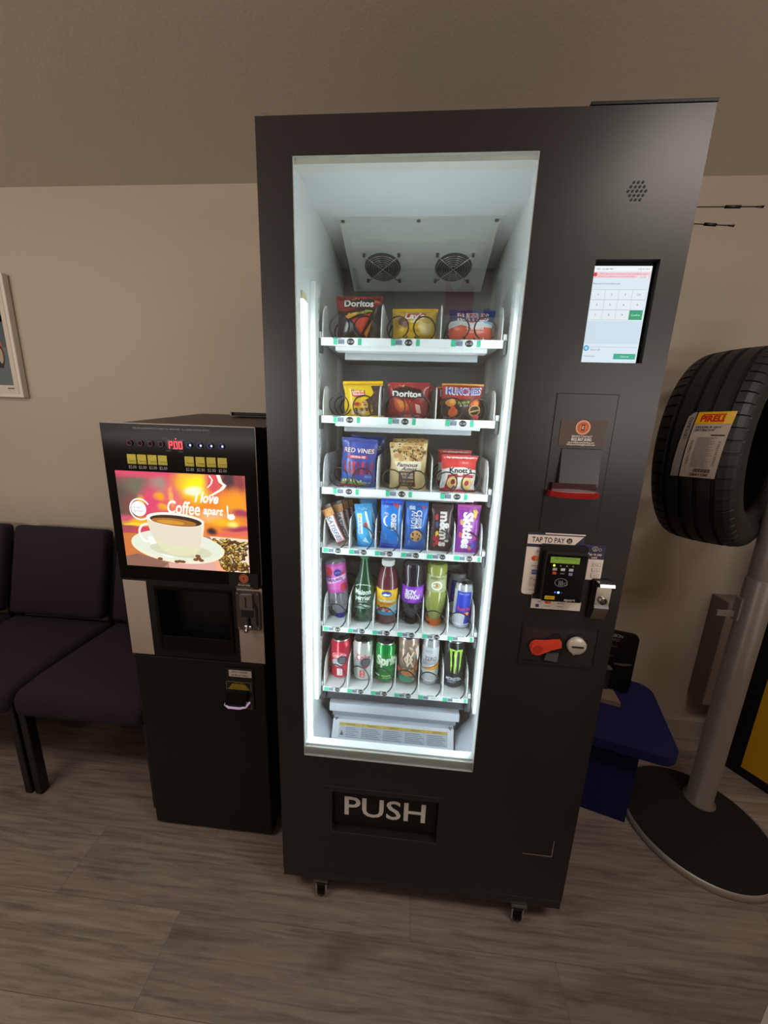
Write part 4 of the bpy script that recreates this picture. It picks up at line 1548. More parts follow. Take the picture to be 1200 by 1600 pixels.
def a_rbz(p):
    p.rect(-.95, .36, .95, .95, C('C9CCD0'))
    p.txt('RED', -.15, .84, .008, C('8A8E96'), w=.022)
    p.txt('ZERO', .0, .66, .012, C('4A4C52'), w=.038, bold=.02)
    for i in range(5):
        p.poly([(-.7, .48 + i * .026), (.5, .52 + i * .026), (.5, .53 + i * .026), (-.7, .49 + i * .026)], C('3C3C40'), up=(i == 0))
    p.poly([(-.8, .36), (.9, .36), (.9, .60), (.5, .50)], C('B03A2C'))
    p.poly([(-.6, .36), (.9, .36), (.9, .52), (.3, .45)], C('E0A02A'))
    p.poly([(.2, .36), (.9, .36), (.9, .46)], C('E8C83A'))
    p.rect(-.95, .05, .95, .355, C('D6D8DA'))
    for i in range(5):
        p.rect(-.5, .10 + i * .04, .3, .118 + i * .04, C('A8AAAE'), up=(i == 0))
    p.rect(-.85, .12, -.65, .26, C('4A4A4E'))


rbz = can('energy_can', .0270, .164, 'BFC2C6', a_rbz, (tray_x(5, 4) - .003, CY, z0[5]), 'slim grey energy drink can with an orange slanted band', 'can', CANG)


def a_mon(p):
    G = C('A8D84A')
    p.poly([(-.42, .98), (-.10, .97), (.0, .94), (.12, .97), (.46, .96), (.44, .92), (-.38, .93)], G)
    p.poly([(-.40, .94), (-.22, .94), (-.22, .70), (-.17, .55), (-.22, .34), (-.27, .52), (-.30, .72)], G, up=False)
    p.poly([(-.08, .95), (.10, .95), (.06, .70), (.08, .52), (-.02, .28), (-.06, .46), (-.04, .68), (-.09, .80)], G, up=False)
    p.poly([(.24, .95), (.44, .95), (.38, .72), (.37, .52), (.28, .36), (.27, .55), (.28, .74)], G, up=False)
    p.txt('MONSTER', 0, .20, .0105, C('DCE4EC'), w=.050, bold=.02)
    p.txt('ENERGY', -.12, .12, .007, C('B8C4D0'), w=.026)


mon = can('energy_can', .034, .166, '15181F', a_mon, (tray_x(5, 5) - .002, CY, z0[5]), 'tall black energy drink can with green claw marks', 'can', CANG, rough=.3)


def a_rb(p):
    p.rect(-.98, .02, .98, .98, C('C8CBD2'))
    p.poly([(-.60, .97), (.62, .97), (.62, .40), (-.60, .34)], C('2038B8'))
    p.poly([(.10, .02), (.96, .02), (.96, .46), (.62, .40), (.2, .30)], C('2434A8'))
    p.txt('ENERGY DRINK', 0, .90, .004, C('C8D0E8'), w=.03)
    p.txt('Red Bull', .18, .49, .011, C('D8405A'), w=.046, bold=.03)
    p.ell(.36, .36, .14, .045, C('F0B84A'))
    p.poly([(.08, .36), (.22, .42), (.30, .33), (.16, .31)], C('D84A50'))
    p.poly([(.66, .36), (.50, .42), (.42, .33), (.56, .31)], C('D84A50'))
    p.rect(-.62, .04, .9, .08, C('E8E8EE'))
    p.txt('8.4 FL OZ', .3, .06, .005, C('2434A8'), w=.026)


rb = can('energy_can', .0265, .148, 'C4C7CE', a_rb, (tray_x(4, 5) + .006, CY - .004, z0[4]), 'slim blue and silver energy drink can in the fifth tray right lane', 'can', BOTG, rot=(0, 0.03, 0))


def pet(name, color, see):
    """a clear plastic bottle full of drink: part solid colour, part see-through, with a gloss"""
    return glass_mat(name, color, 1.6, (color, see), 0.05)


def bottle(name, prof, bodym, capm, capz, capr, loc, label, art=None, flip=False, rot=(0, 0, 0), lab=None, ribs=True, artfirst=None):
    """prof: (radius, height); lab: (z0, z1, colour)"""
    Hh = capz[1]
    root = empty(name, loc, label, 'bottle', BOTG, rot)
    fl = (lambda v: Vector((-v.x, v.y, Hh - v.z))) if flip else (lambda v: v)

    def rad(z):
        for (r1, h1), (r2, h2) in zip(prof, prof[1:]):
            if h1 <= z <= h2 and h2 > h1:
                return r1 + (r2 - r1) * (z - h1) / (h2 - h1)
        return prof[-1][0]

    def fin(mb, nm, par):
        mb.v = [fl(v) for v in mb.v]
        if flip:
            pass
        return mb.build(nm, par)
    mb = MB()
    mb.lathe(prof, bodym, 44, cap=True)
    if artfirst:
        p = Paint(mb, cyl_map(rad), .0035, prof[3][0] * 1.4, Hh, h0=.0003)
        artfirst(p)
    fin(mb, 'bottle_body', root)
    if lab:
        q = MB()
        z_0, z_1, colr = lab
        st = 8
        q.lathe([(rad(z_0 + (z_1 - z_0) * i / st) + .0006, z_0 + (z_1 - z_0) * i / st) for i in range(st + 1)], C(colr, .35), 44, cap=False)
        R = rad((z_0 + z_1) / 2)
        p = Paint(q, lambda a, b, h: cyl_map(rad)(a, b + z_0, h + .0006), .0035, R * 1.4, z_1 - z_0, h0=.0003)
        if art:
            art(p)
        fin(q, 'label', root)
    q = MB()
    n = 40
    z_0, z_1 = capz
    q.lathe([(capr * .97, z_0), (capr, z_0 + .002), (capr, z_1 - .003), (capr * .93, z_1)], capm, n)
    for k in range(n if ribs else 0):
        a = 2 * PI * k / n
        q.box(capr * math.cos(a) - .0004, capr * math.cos(a) + .0004, capr * math.sin(a) - .0004, capr * math.sin(a) + .0004, z_0 + .002, z_1 - .004, capm)
    fin(q, 'cap', root)
    return root


def a_spark(p):
    p.rect(-1, .90, 1, 1, C('B84AA0'))
    p.rect(-1, .0, 1, .08, C('B84AA0'))
    p.ell(.42, .26, .34, .16, C('B82838'))
    p.ell(.50, .24, .14, .07, C('D84858'))
    p.ell(-.62, .82, .30, .14, C('C03048'))
    p.ell(-.60, .40, .20, .12, C('B83050'))
    p.ell(-.25, .30, .26, .12, C('2C2C8C'))
    p.txt('ZERO SUGAR', -.25, .30, .004, WH, w=.014)
    p.poly([(-.85, .56), (.85, .72), (.85, .54), (-.85, .38)], C('E8B8E0'))
    p.txt('Sparkling', .0, .56, .0105, C('2C2C6C'), w=.052, rot=.12, bold=.03)
    p.txt('ice', .45, .46, .008, C('2C2C8C'), w=.02, bold=.03)


bottle('drink_bottle', [(.022, 0), (.028, .003), (.0315, .012), (.0315, .135), (.030, .150), (.022, .172), (.0135, .184), (.0135, .192)],
       pet('clear_pet', 'C4C6CC', .25), mat('dark_blue_cap', '2A2A8E', .35), (.180, .198), .0150, (tray_x(4, 0) + .000, CY + .004, z0[4]),
       'upside-down water bottle with pink berry label and dark blue cap', a_spark, True, rot=(0, -0.10, 0), lab=(.012, .105, 'CF62B4'))


def a_per(p):
    W_P = C('DCE8DC')
    p.txt('Maison', 0, .48, .0150, W_P, w=.050, bold=.03, arc=-.001)
    p.txt('perrier', 0, .395, .0150, W_P, w=.050, bold=.03)
    p.ring(0, .50, .72, .09, .08, W_P, a0=.6, a1=2.54)
    p.txt('FOREVER', 0, .335, .005, W_P, w=.028)
    p.poly([(-.55, .25), (-.1, .31), (0, .285), (.12, .30), (.6, .25), (.3, .26), (0, .25)], C('B8CCBC'))
    p.rect(-.5, .235, .55, .243, C('B8CCBC'))
    for i in range(4):
        p.rect(.68, .25 + i * .02, .92, .258 + i * .02, C('A8C0AC'), up=(i == 0))


bottle('drink_bottle', [(.022, 0), (.027, .003), (.0325, .018), (.0330, .050), (.0330, .100), (.029, .128), (.020, .155), (.0135, .185), (.012, .196), (.012, .204)],
       pet('green_pet', '1E5A3A', .62), mat('green_cap', '1E7A44', .4), (.203, .216), .0140, (tray_x(4, 1) + .001, CY, z0[4]),
       'green sparkling water bottle with white lettering in the second lane', None, False, artfirst=a_per)


def a_ocean(p):
    p.poly([(-1, .0), (1, .0), (1, .48), (.5, .40), (0, .30), (-1, .22)], C('B8DCE8'))
    p.ell(0, .83, .34, .12, C('2A4A8C'))
    p.poly([(-.28, .80), (-.05, .86), (.08, .82), (.28, .84), (.2, .76), (-.2, .76)], C('F4F4F8'))
    p.txt('Cran-Pineapple', 0, .57, .0085, C('F8F0E0'), w=.056, bold=.04)
    p.txt('JUICE DRINK', .0, .44, .006, C('C83848'), w=.04, bold=.02)
    for i, (u, v) in enumerate(((-.55, .28), (-.3, .24), (-.05, .27), (.2, .23), (-.42, .18), (.05, .17))):
        p.ell(u, v, .12, .05, C(('C8283C', 'D84858')[i % 2]), 12)
    p.rect(-1, .0, 1, .13, C('4AA0CC'))


bottle('drink_bottle', [(.024, 0), (.029, .003), (.0320, .012), (.0325, .030), (.0325, .118), (.0315, .122), (.0325, .128), (.0310, .142), (.0295, .146), (.028, .156), (.019, .180), (.0165, .184), (.0165, .190)],
       pet('cranberry_juice', '6E2E38', .80), mat('white_cap', 'DCDAD6', .4), (.186, .203), .0195, (tray_x(4, 2) - .001, CY, z0[4]),
       'cranberry juice bottle with yellow label and white cap', a_ocean, False, lab=(.034, .116, 'EDBE2C'))


def a_power(p):
    p.poly([(-1, .1), (-.2, .95), (.3, .95), (-.4, .1)], C('A848D8'))
    p.txt('POWER', .05, .62, .0135, C('EFE8F4'), w=.046, bold=.05)
    p.txt('ADE', .12, .34, .0135, C('EFE8F4'), w=.032, bold=.05)
    for i in range(4):
        p.rect(-.85, .3 + i * .12, -.5, .33 + i * .12, C('C8A0E8'), up=(i == 0))


bottle('drink_bottle', [(.018, 0), (.026, .002), (.0320, .012), (.0325, .045), (.029, .060), (.0325, .078), (.0330, .125), (.030, .150), (.020, .176), (.0160, .182), (.0160, .190)],
       pet('grape_drink', '1C1A2C', .75), mat('black_cap', '17161C', .4), (.188, .206), .0185, (tray_x(4, 3) + .003, CY + .002, z0[4]),
       'upside-down dark grape sports drink bottle with violet label', a_power, True, lab=(.075, .128, '7A2CB8'))


def a_gat(p):
    p.ring(0, .60, .40, .26, .26, C('F0F0EA'))
    p.rect(.02, .54, .40, .64, C('F0F0EA'))
    p.poly([(-.10, .48), (.16, .60), (.04, .62), (.12, .74), (-.14, .60), (-.02, .58)], C('D8682C'))
    p.txt('GATORADE', 0, .18, .007, C('5A6438'), w=.04, bold=.02)
    p.rect(-.7, .86, .7, .92, C('A8B088'))


bottle('drink_bottle', [(.024, 0), (.0290, .003), (.0315, .010), (.0315, .026), (.0300, .030), (.0300, .085), (.0318, .092), (.0318, .125), (.030, .140), (.0245, .160), (.0200, .176), (.0195, .180)],
       pet('lemon_lime_drink', 'A3AA50', .80), mat('orange_cap', 'E87A34', .4), (.178, .200), .0215, (tray_x(4, 4) + .000, CY + .004, z0[4]),
       'upside-down pale green sports drink bottle with orange cap', a_gat, True, lab=(.031, .084, 'AEB480'))

# second items standing behind the front ones
behind(coke, .08, 'red cola can standing behind the front red can')
behind(diet, .08, 'silver diet cola can standing behind the front silver can')
behind(spr, .08, 'green soda can standing behind the front green can')
behind(rock, .08, 'patterned energy can standing behind the front patterned can')
behind(rbz, .08, 'slim grey energy can standing behind the front slim grey can')
behind(mon, .08, 'black energy can standing behind the front claw-marked can')
r1 = behind(rb, .08, 'silver-lidded slim energy can right behind the front blue one', dx=-.010)
behind(rb, .16, 'third slim energy can at the back of the blue can lane', dx=-.018)
behind(rv, .08, 'dark blue licorice bag hidden behind the front licorice bag', dx=.012, dz=.006)
behind(fa, .08, 'cookie-patterned bag standing behind the front tan cookie bag', dx=.004, dz=.008)
behind(kn, .08, 'red jam cookie bag standing behind the front red and white one', dx=-.006, dz=.010)
behind(ri, .08, 'light blue crispy rice packet behind the front rice packet', dx=.006)
behind(og, .08, 'bright blue cookie packet behind the front sandwich cookie packet', dx=.008)
behind(ca, .08, 'mid blue cookie packet behind the front chocolate chip packet', dx=.002)
behind(mm, .08, 'dark brown candy packet behind the front brown candy packet', dx=.003)
behind(sk, .08, 'purple candy packet behind the front purple candy packet', dx=.002)
for k in range(1, 5):
    behind(sn, .035 * k, 'brown chocolate bar leaning left, number %s behind the front one' % ('one', 'two', 'three', 'four')[k - 1], dx=.006 * k, rot=(0.04, -0.30 + .03 * k, 0))
behind(d2, .08, 'dark red corn chip bag behind the front one on the second tray', dx=.012)
behind(mu, .08, 'red snack mix bag behind the front one with blue lettering', dx=-.010)

# ------------------------------------------------------------------ coffee machine
cm = empty('coffee_machine', (-0.30, 0.40, 0), 'black coffee vending machine with glowing coffee cup picture', 'coffee machine')
CO = Vector((-0.30, 0.40, 0))


def cbuild(mb, name, par=None):
    if par is None:
        mb.v = [v - CO for v in mb.v]
        return mb.build(name, cm)
    mb.v = [v - CO for v in mb.v]
    return mb.build(name, par)


CX0, CX1, CYF = -0.515, -0.088, 0.14
q = MB()
q.box(CX0 + 0.008, CX1 - 0.004, CYF, 0.62, 0.012, 0.672, MBLK, 0.004)
q.box(CX0 + 0.012, CX1 - 0.006, CYF + 0.055, 0.62, 0.672, 1.360, MBLK)
q.prism([(CYF + 0.05, 1.360), (0.62, 1.360), (0.62, 1.405), (CYF + 0.05, 1.366)], lambda a, b, d: Vector((d, a, b)), CX0 + 0.006, CX1 - 0.002, mat('brown_black_top', '3A2E28', 0.45))
for x in (CX0 + 0.03, CX1 - 0.03):
    for y in (CYF + 0.03, 0.59):
        q.lathe([(0.015, 0), (0.015, 0.012)], SEAM, 12, (x, y, 0))
cbuild(q, 'cabinet')
q = MB()
NX0, NX1, NZ0, NZ1 = -0.405, -0.190, 0.708, 0.898
frame_cells(q, CX0, CX1, 0.675, 1.368, [(NX0, NX1, NZ0, NZ1)], CYF, CYF + 0.048, MBLK)
EDG = mat('panel_edge_trim', '6E6660', 0.35, 0.5)
q.box(CX0, CX1, CYF - 0.0005, CYF + 0.004, 1.3665, 1.369, EDG)
q.box(CX1 - 0.0018, CX1 + 0.0006, CYF - 0.0005, CYF + 0.004, 0.93, 1.368, EDG)
door = cbuild(q, 'front_panel')
q = MB()
q.box(CX0 + 0.002, CX1 - 0.002, CYF - 0.002, CYF - 0.0001, 0.926, 1.3655, GBLK)
p_ = Paint(q, plane_map(CYF - 0.002))
p_.txt('FOR SERVICE INFORMATION PLEASE CALL 803.807.8382   ALL EXPRESS VENDING SERVICE', -0.315, 1.356, 0.0042, C('9A938E'), w=0.21)
p_.txt('WARMING', -0.333, 1.331, 0.003, C('7A7470'), w=0.018)
p_.txt('READY', -0.285, 1.329, 0.003, C('7A7470'), w=0.012)
p_.txt('PRICE', -0.326, 1.2995, 0.003, C('7A7470'), w=0.013)
p_.txt('CREDIT', -0.292, 1.2985, 0.003, C('7A7470'), w=0.014)
for x in (-0.4335, -0.4045, -0.375, -0.346, -0.271, -0.2405, -0.2105, -0.180):
    p_.txt('$2.00', x, 1.2525, 0.0082, C('A8A09A'), w=0.022)
cbuild(q, 'gloss_fascia', door)
for i, x in enumerate((-0.433, -0.403, -0.374, -0.345, -0.267, -0.238, -0.209, -0.179)):
    q = MB()
    z = 1.3165
    q.lathe([(0.0075, CYF - 0.0021), (0.0075, CYF - 0.0042), (0.0055, CYF - 0.0048), (0, CYF - 0.0048)], mat('button_black', '0A090A', 0.6, spec=0.2), 20, (x, 0, z), axis='y', cap=False)
    p_ = Paint(q, plane_map(CYF - 0.0049))
    if i < 4:
        p_.ring(x, z, 0.0072, 0.0072, 0.16, E('8A3040', 0.55))
    else:
        p_.ring(x, z, 0.0076, 0.0076, 0.22, E('1A2A8C', 0.7))
        p_.poly(circ(x + 0.0035, z, 0.0026, n=12), E('C8DCFF', 2.2))
    cbuild(q, 'select_button', door)
for i, x in enumerate((-0.4335, -0.4045, -0.375, -0.346, -0.271, -0.2405, -0.2105, -0.180)):
    q = MB()
    q.box(x - 0.0125, x + 0.0125, CYF - 0.0032, CYF - 0.0021, 1.2605, 1.2865, mat('yellow_label', 'C9B832', 0.5))
    p_ = Paint(q, plane_map(CYF - 0.0032))
    p_.txt(('Espresso', 'Americano', 'Cappuccino', 'Latte', 'Mocha', 'Vanilla', 'Hot Choc', 'French V')[i], x + 0.002, 1.269, 0.0036, C('3A340C'), w=0.019)
    p_.rect(x - 0.0125, 1.2605, x + 0.0125, 1.264, C('A89828'))
    cbuild(q, 'drink_label', door)
q = MB()
q.box(-0.329, -0.284, CYF - 0.0032, CYF - 0.0021, 1.302, 1.328, mat('led_window', '1A0406', 0.15))
p_ = Paint(q, plane_map(CYF - 0.0032))
RL = E('FF3040', 3.0)
SEG = {'P': 'abefg', '0': 'abcdef'}


def seg7(ch, cx, cz, w_, h_, t):
    x0, x1, zt, zm, zb = cx - w_ / 2, cx + w_ / 2, cz + h_ / 2, cz, cz - h_ / 2
    g = .0004
    R = {'a': (x0 + g, zt - t, x1 - g, zt), 'g': (x0 + g, zm - t / 2, x1 - g, zm + t / 2), 'd': (x0 + g, zb, x1 - g, zb + t),
         'f': (x0, zm + g, x0 + t, zt - g), 'b': (x1 - t, zm + g, x1, zt - g), 'e': (x0, zb + g, x0 + t, zm - g), 'c': (x1 - t, zb + g, x1, zm - g)}
    for s in SEG[ch]:
        p_.rect(*R[s], RL, up=False)


seg7('P', -0.3185, 1.315, 0.0105, 0.020, 0.0026)
seg7('0', -0.3045, 1.315, 0.0105, 0.020, 0.0026)
seg7('0', -0.2915, 1.315, 0.0105, 0.020, 0.0026)
p_.poly(circ(-0.3118, 1.306, 0.0014, n=8), RL, up=False)
p_.poly(circ(-0.303, 1.3315, 0.0018, n=10), E('FF4060', 2.5), up=False)
cbuild(q, 'price_display', door)

# backlit poster
PX0, PX1, PZ0, PZ1 = -0.486, -0.121, 0.967, 1.241
SCR = 1.15


def poster_mat():
    m = bpy.data.materials.new('backlit_fireside_picture')
    m.use_nodes = True
    nt = m.node_tree
    N, L = nt.nodes.new, nt.links.new
    b = nt.nodes['Principled BSDF']
    tc = N('ShaderNodeTexCoord')
    mp = N('ShaderNodeMapping')
    mp.vector_type = 'POINT'
    mp.inputs['Location'].default_value = (-(PX0 - CO.x) / (PX1 - PX0), 0, -(PZ0 - CO.z) / (PZ1 - PZ0))
    mp.inputs['Scale'].default_value = (1 / (PX1 - PX0), 0, 1 / (PZ1 - PZ0))
    L(tc.outputs['Object'], mp.inputs[0])
    nz = N('ShaderNodeTexNoise'); nz.inputs['Scale'].default_value = 5; nz.inputs['Detail'].default_value = 2
    L(mp.outputs[0], nz.inputs['Vector'])
    wob = N('ShaderNodeVectorMath'); wob.operation = 'MULTIPLY_ADD'
    wob.inputs[1].default_value = (0.10, 0, 0.10)
    L(nz.outputs['Color'], wob.inputs[0])
    sh = N('ShaderNodeVectorMath'); sh.operation = 'ADD'; sh.inputs[1].default_value = (-0.05, 0, -0.05)
    L(mp.outputs[0], sh.inputs[0]); L(sh.outputs[0], wob.inputs[2])
    base = N('ShaderNodeRGB'); base.outputs[0].default_value = rgb('C8485A')
    cur = base.outputs[0]
    blobs = [(.75, .55, .5, .6, 'E8862E'), (.03, .7, .18, .4, '5A4A44'), (.17, .86, .16, .16, '6E6A58'), (.10, .62, .10, .2, '7A4A44'), (.33, .88, .08, .14, '9A8A7E'),
             (.30, .99, .6, .07, 'D84A68'), (.27, .70, .13, .22, 'D8486A'), (.44, .78, .10, .2, 'E06A6E'), (.52, .92, .10, .1, 'E89A3A'),
             (.17, .68, .05, .10, 'F0B028'), (.33, .76, .05, .07, 'F2A028'), (.34, .64, .05, .05, 'EFA030'), (.42, .76, .025, .14, 'F0A858'),
             (.62, .88, .15, .20, 'FFE818'), (.60, .82, .08, .06, 'FFF8D8'), (.74, .90, .09, .16, 'D8505A'), (.88, .96, .10, .12, '4A3438'), (.96, .93, .06, .14, '8A4040'),
             (.92, .72, .14, .16, 'F09A28'), (.98, .62, .14, .05, 'A8405A'), (.73, .58, .14, .08, 'E8B078'), (.84, .52, .16, .06, 'F2B428'), (.90, .50, .05, .04, 'FFE878'),
             (.96, .45, .18, .05, 'A03C58'), (.88, .40, .25, .04, 'E06A58'), (.72, .42, .05, .05, '3C2A2C'), (.16, .49, .22, .05, 'F0A828'), (.12, .45, .14, .025, 'F8D030'),
             (.04, .52, .10, .05, 'C8586A')]
    for cx, cz, rx, rz, col in blobs:
        s = N('ShaderNodeVectorMath'); s.operation = 'SUBTRACT'; s.inputs[1].default_value = (cx, 0, cz)
        L(wob.outputs[0], s.inputs[0])
        k = N('ShaderNodeVectorMath'); k.operation = 'MULTIPLY'; k.inputs[1].default_value = (1 / rx, 0, 1 / rz)
        L(s.outputs[0], k.inputs[0])
        ln = N('ShaderNodeVectorMath'); ln.operation = 'LENGTH'
        L(k.outputs[0], ln.inputs[0])
        mr = N('ShaderNodeMapRange'); mr.interpolation_type = 'SMOOTHSTEP'
        mr.inputs[1].default_value = 0.25; mr.inputs[2].default_value = 1.15; mr.inputs[3].default_value = 1; mr.inputs[4].default_value = 0
        L(ln.outputs['Value'], mr.inputs[0])
        mx = N('ShaderNodeMix'); mx.data_type = 'RGBA'; mx.inputs[7].default_value = rgb(col)
        L(mr.outputs[0], mx.inputs[0]); L(cur, mx.inputs[6])
        cur = mx.outputs[2]
    b.inputs['Base Color'].default_value = (0.01, 0.01, 0.01, 1)
    b.inputs['Roughness'].default_value = 0.2
    L(cur, b.inputs['Emission Color'])
    b.inputs['Emission Strength'].default_value = SCR
    return m


q = MB()
q.box(PX0, PX1, CYF - 0.0034, CYF - 0.0021, PZ0, PZ1, poster_mat())
SX, SZ = PX1 - PX0, PZ1 - PZ0
p_ = Paint(q, lambda a, b, h: Vector((PX0 + a, CYF - 0.0034 - h, PZ0 + b)), 0.2, SX, SZ, h0=.0001, dh=.00003)


def L_(h, s=1.0):
    return E(h, SCR * s)


p_.poly([(0, 0), (1, 0), (1, .36), (.72, .37), (.25, .36), (0, .355)], L_('B07A66'))
p_.poly([(0, .355), (.25, .36), (.2, .1), (.12, 0), (0, 0)], L_('C8743A'))
p_.poly([(0, .10), (.10, .14), (.35, .05), (.3, 0), (0, 0)], L_('8A6254'))
p_.poly([(.35, 0), (.35, .06), (.62, .09), (.80, .12), (.86, 0)], L_('D8A498'))
p_.poly([(.72, .10), (.84, .16), (.90, 0), (.74, 0)], L_('F0A880'))
p_.poly([(.70, .37), (1, .36), (1, 0), (.86, 0), (.80, .16)], L_('E8D8C0'))
# beans
rr = random.Random(9)
for i in range(330):
    u = .72 + .29 * rr.random()
    v = .34 * rr.random()
    if u > .985 or u < .74 + (.30 - v) * .33 - .04 or v > .36 - (u - .72) * .12 or v < .02:
        continue
    c = ('E8C868', 'C89838', '8A5A2A', 'F0DC98', '6A4426', 'D8AE50')[i % 6]
    a = rr.random() * 3
    p_.ell(u, v, .022, .017, L_('4A3420', .9), 10, rot=a, up=(i % 12 == 0))
    p_.ell(u - .002, v + .005, .018, .011, L_(c), 10, rot=a, up=False)
# saucer
p_.ell(.435, .235, .375, .175, L_('E8E4C8'), 48, rot=-.06)
p_.ell(.435, .248, .355, .155, L_('DCE2D0'), 48, rot=-.06)
p_.ell(.30, .225, .12, .06, L_('F6F4EC'), 24, rot=-.7)
p_.ell(.46, .20, .25, .075, L_('CFCFB4'), 36, rot=-.06)
# cup
p_.ring(.205, .37, .075, .105, .22, L_('F4F2E6'), 24, a0=PI * .45, a1=PI * 1.75)
cup = [(.209, .52), (.215, .46), (.235, .36), (.265, .27), (.31, .19), (.38, .15), (.50, .145), (.58, .17), (.625, .24), (.648, .36), (.664, .46), (.667, .52)]
p_.poly(cup, L_('DDD3BE'))
p_.poly([(.245, .33), (.265, .27), (.31, .19), (.38, .15), (.50, .145), (.58, .17), (.62, .23), (.5, .25), (.36, .25)], L_('DAD9B4'))
p_.poly([(.645, .50), (.667, .52), (.664, .46), (.648, .36), (.625, .24), (.615, .22), (.635, .34)], L_('EADFCB'))
p_.ell(.438, .525, .229, .072, L_('F4EEE0'), 48, rot=-.05)
p_.ell(.442, .515, .206, .056, L_('3A2418'), 48, rot=-.05)
p_.ell(.425, .500, .180, .038, L_('A86A24'), 40, rot=-.05)
p_.ell(.40, .496, .11, .022, L_('D09030'), 30, rot=-.05)
for u, v in ((.285, .095), (.42, .075), (.445, .08), (.47, .078), (.575, .11), (.60, .125), (.62, .105), (.595, .15)):
    p_.ell(u, v, .022, .016, L_('7A4A2A'), 12, up=False)
# ring logo
p_.ring(.165, .615, .085, .115, .13, L_('F8F4F4'), 32, a0=.5, a1=5.6)
p_.ell(.155, .62, .060, .078, L_('FFFFFF'))
p_.txt('Fresh', .145, .635, .008, L_('8A8488'), w=.020)
p_.txt('Brewed', .155, .600, .008, L_('8A8488'), w=.028)
# lettering and steam
p_.txt('I love', .70, .77, .028, L_('FFF6EC'), w=.066, rot=-.04, shear=.35, bold=.03)
p_.txt('Coffee', .515, .655, .036, L_('FFF6EC'), w=.092, rot=-.03, shear=.2, bold=.02)
p_.txt('apart', .745, .640, .022, L_('FFF6EC'), w=.056, rot=-.03, shear=.25, bold=.02)
p_.poly([(.852, .70), (.862, .70), (.862, .60), (.905, .62), (.862, .57), (.852, .57)], L_('FFF6EC'))
p_.ell(.882, .585, .03, .03, L_('FFF6EC'))
st = [(.80, 1.0), (.815, .93), (.845, .90), (.82, .86), (.77, .82), (.73, .79)]
for dx, ww in ((0, .012), (.012, .005)):
    p_.up()
    for a, b in zip(st, st[1:]):
        p_.poly([(a[0] + dx - ww, a[1]), (a[0] + dx + ww, a[1]), (b[0] + dx + ww, b[1]), (b[0] + dx - ww, b[1])], L_('FFEFE0'), up=False)
st = [(.735, .99), (.755, .95), (.745, .91), (.715, .87)]
p_.up()
for a, b in zip(st, st[1:]):
    p_.poly([(a[0] - .006, a[1]), (a[0] + .006, a[1]), (b[0] + .006, b[1]), (b[0] - .006, b[1])], L_('FFEFE0'), up=False)
pl = cbuild(q, 'backlit_picture', door)

# lower strips, cup bay, coin and bill units
IVO = mat('ivory_panel', 'B5A295', 0.5)
for x0, x1 in ((-0.509, -0.438), (-0.163, -0.0885)):
    q = MB()
    q.box(x0, x1, CYF - 0.0016, CYF - 0.0002, 0.677, 0.919, IVO)
    cbuild(q, 'ivory_strip', door)
q = MB()
q.box(NX0, NX1, 0.30, 0.31, NZ0, NZ1, SEAM)
q.box(NX0 - 0.004, NX0, CYF + 0.05, 0.31, NZ0, NZ1, SEAM)
q.box(NX1, NX1 + 0.004, CYF + 0.05, 0.31, NZ0, NZ1, SEAM)
q.box(NX0, NX1, CYF + 0.05, 0.31, NZ1, NZ1 + 0.004, SEAM)
q.box(NX0, NX1, CYF + 0.002, 0.30, NZ0, NZ0 + 0.006, MBLK)
for k in range(9):
    q.box(NX0 + 0.01 + k * 0.0235, NX0 + 0.016 + k * 0.0235, CYF + 0.012, 0.28, NZ0 + 0.006, NZ0 + 0.010, GBLK)
q.box(NX0, NX1, CYF - 0.004, CYF + 0.003, NZ0 - 0.002, NZ0 + 0.040, GBLK, 0.002)
frame_cells(q, NX0 - 0.009, NX1 + 0.009, NZ0 - 0.009, NZ1 + 0.009, [(NX0, NX1, NZ0, NZ1)], CYF - 0.004, CYF, GBLK)
cbuild(q, 'cup_bay', door)
q = MB()
p_ = Paint(q, plane_map(CYF - 0.0022))
q.box(-0.183, -0.098, CYF - 0.0032, CYF - 0.0021, 0.9175, 0.964, mat('sticker_black', '151212', 0.4))
p_ = Paint(q, plane_map(CYF - 0.0032))
p_.poly(circ(-0.139, 0.949, 0.0135), C('C86A3C'))
p_.ring(-0.139, 0.949, 0.0105, 0.0105, 0.12, C('4A2A1C'))
p_.txt('E', -0.139, 0.949, 0.008, C('4A2A1C'), bold=.04)
p_.txt('SERVICE CONTACT', -0.139, 0.9335, 0.003, C('B8B0AA'), w=0.032)
p_.txt('803.807.8382', -0.139, 0.9285, 0.004, C('D8D0CA'), w=0.036, bold=.02)
p_.txt('AllExpressVending@outlook.com', -0.139, 0.922, 0.0032, C('B8B0AA'), w=0.050)
cbuild(q, 'service_sticker', door)
q = MB()
PEW = mat('coin_plate_pewter', '7E7C7C', 0.25, 1.0)
q.prism(rrect(-0.163, 0.791, -0.094, 0.912, 0.004), plane_map(CYF), 0.002, 0.010, PEW)
q.prism(rrect(-0.150, 0.859, -0.112, 0.904, 0.004), plane_map(CYF), 0.010, 0.016, mat('pewter_light', 'A09C9A', 0.3, 1.0))
q.box(-0.1335, -0.130, CYF - 0.0168, CYF - 0.0158, 0.866, 0.898, SEAM)
q.box(-0.149, -0.113, CYF - 0.0115, CYF - 0.0098, 0.833, 0.852, SEAM)
q.prism([(-0.108, 0.882), (-0.100, 0.862), (-0.100, 0.806), (-0.106, 0.812)], plane_map(CYF), 0.010, 0.0112, SEAM)
for x in (-0.158, -0.099):
    for z in (0.797, 0.906):
        q.lathe([(0.0025, CYF - 0.0115), (0.0025, CYF - 0.0098)], CHR, 10, (x, 0, z), axis='y')
coin = cbuild(q, 'coin_acceptor', door)
q = MB()
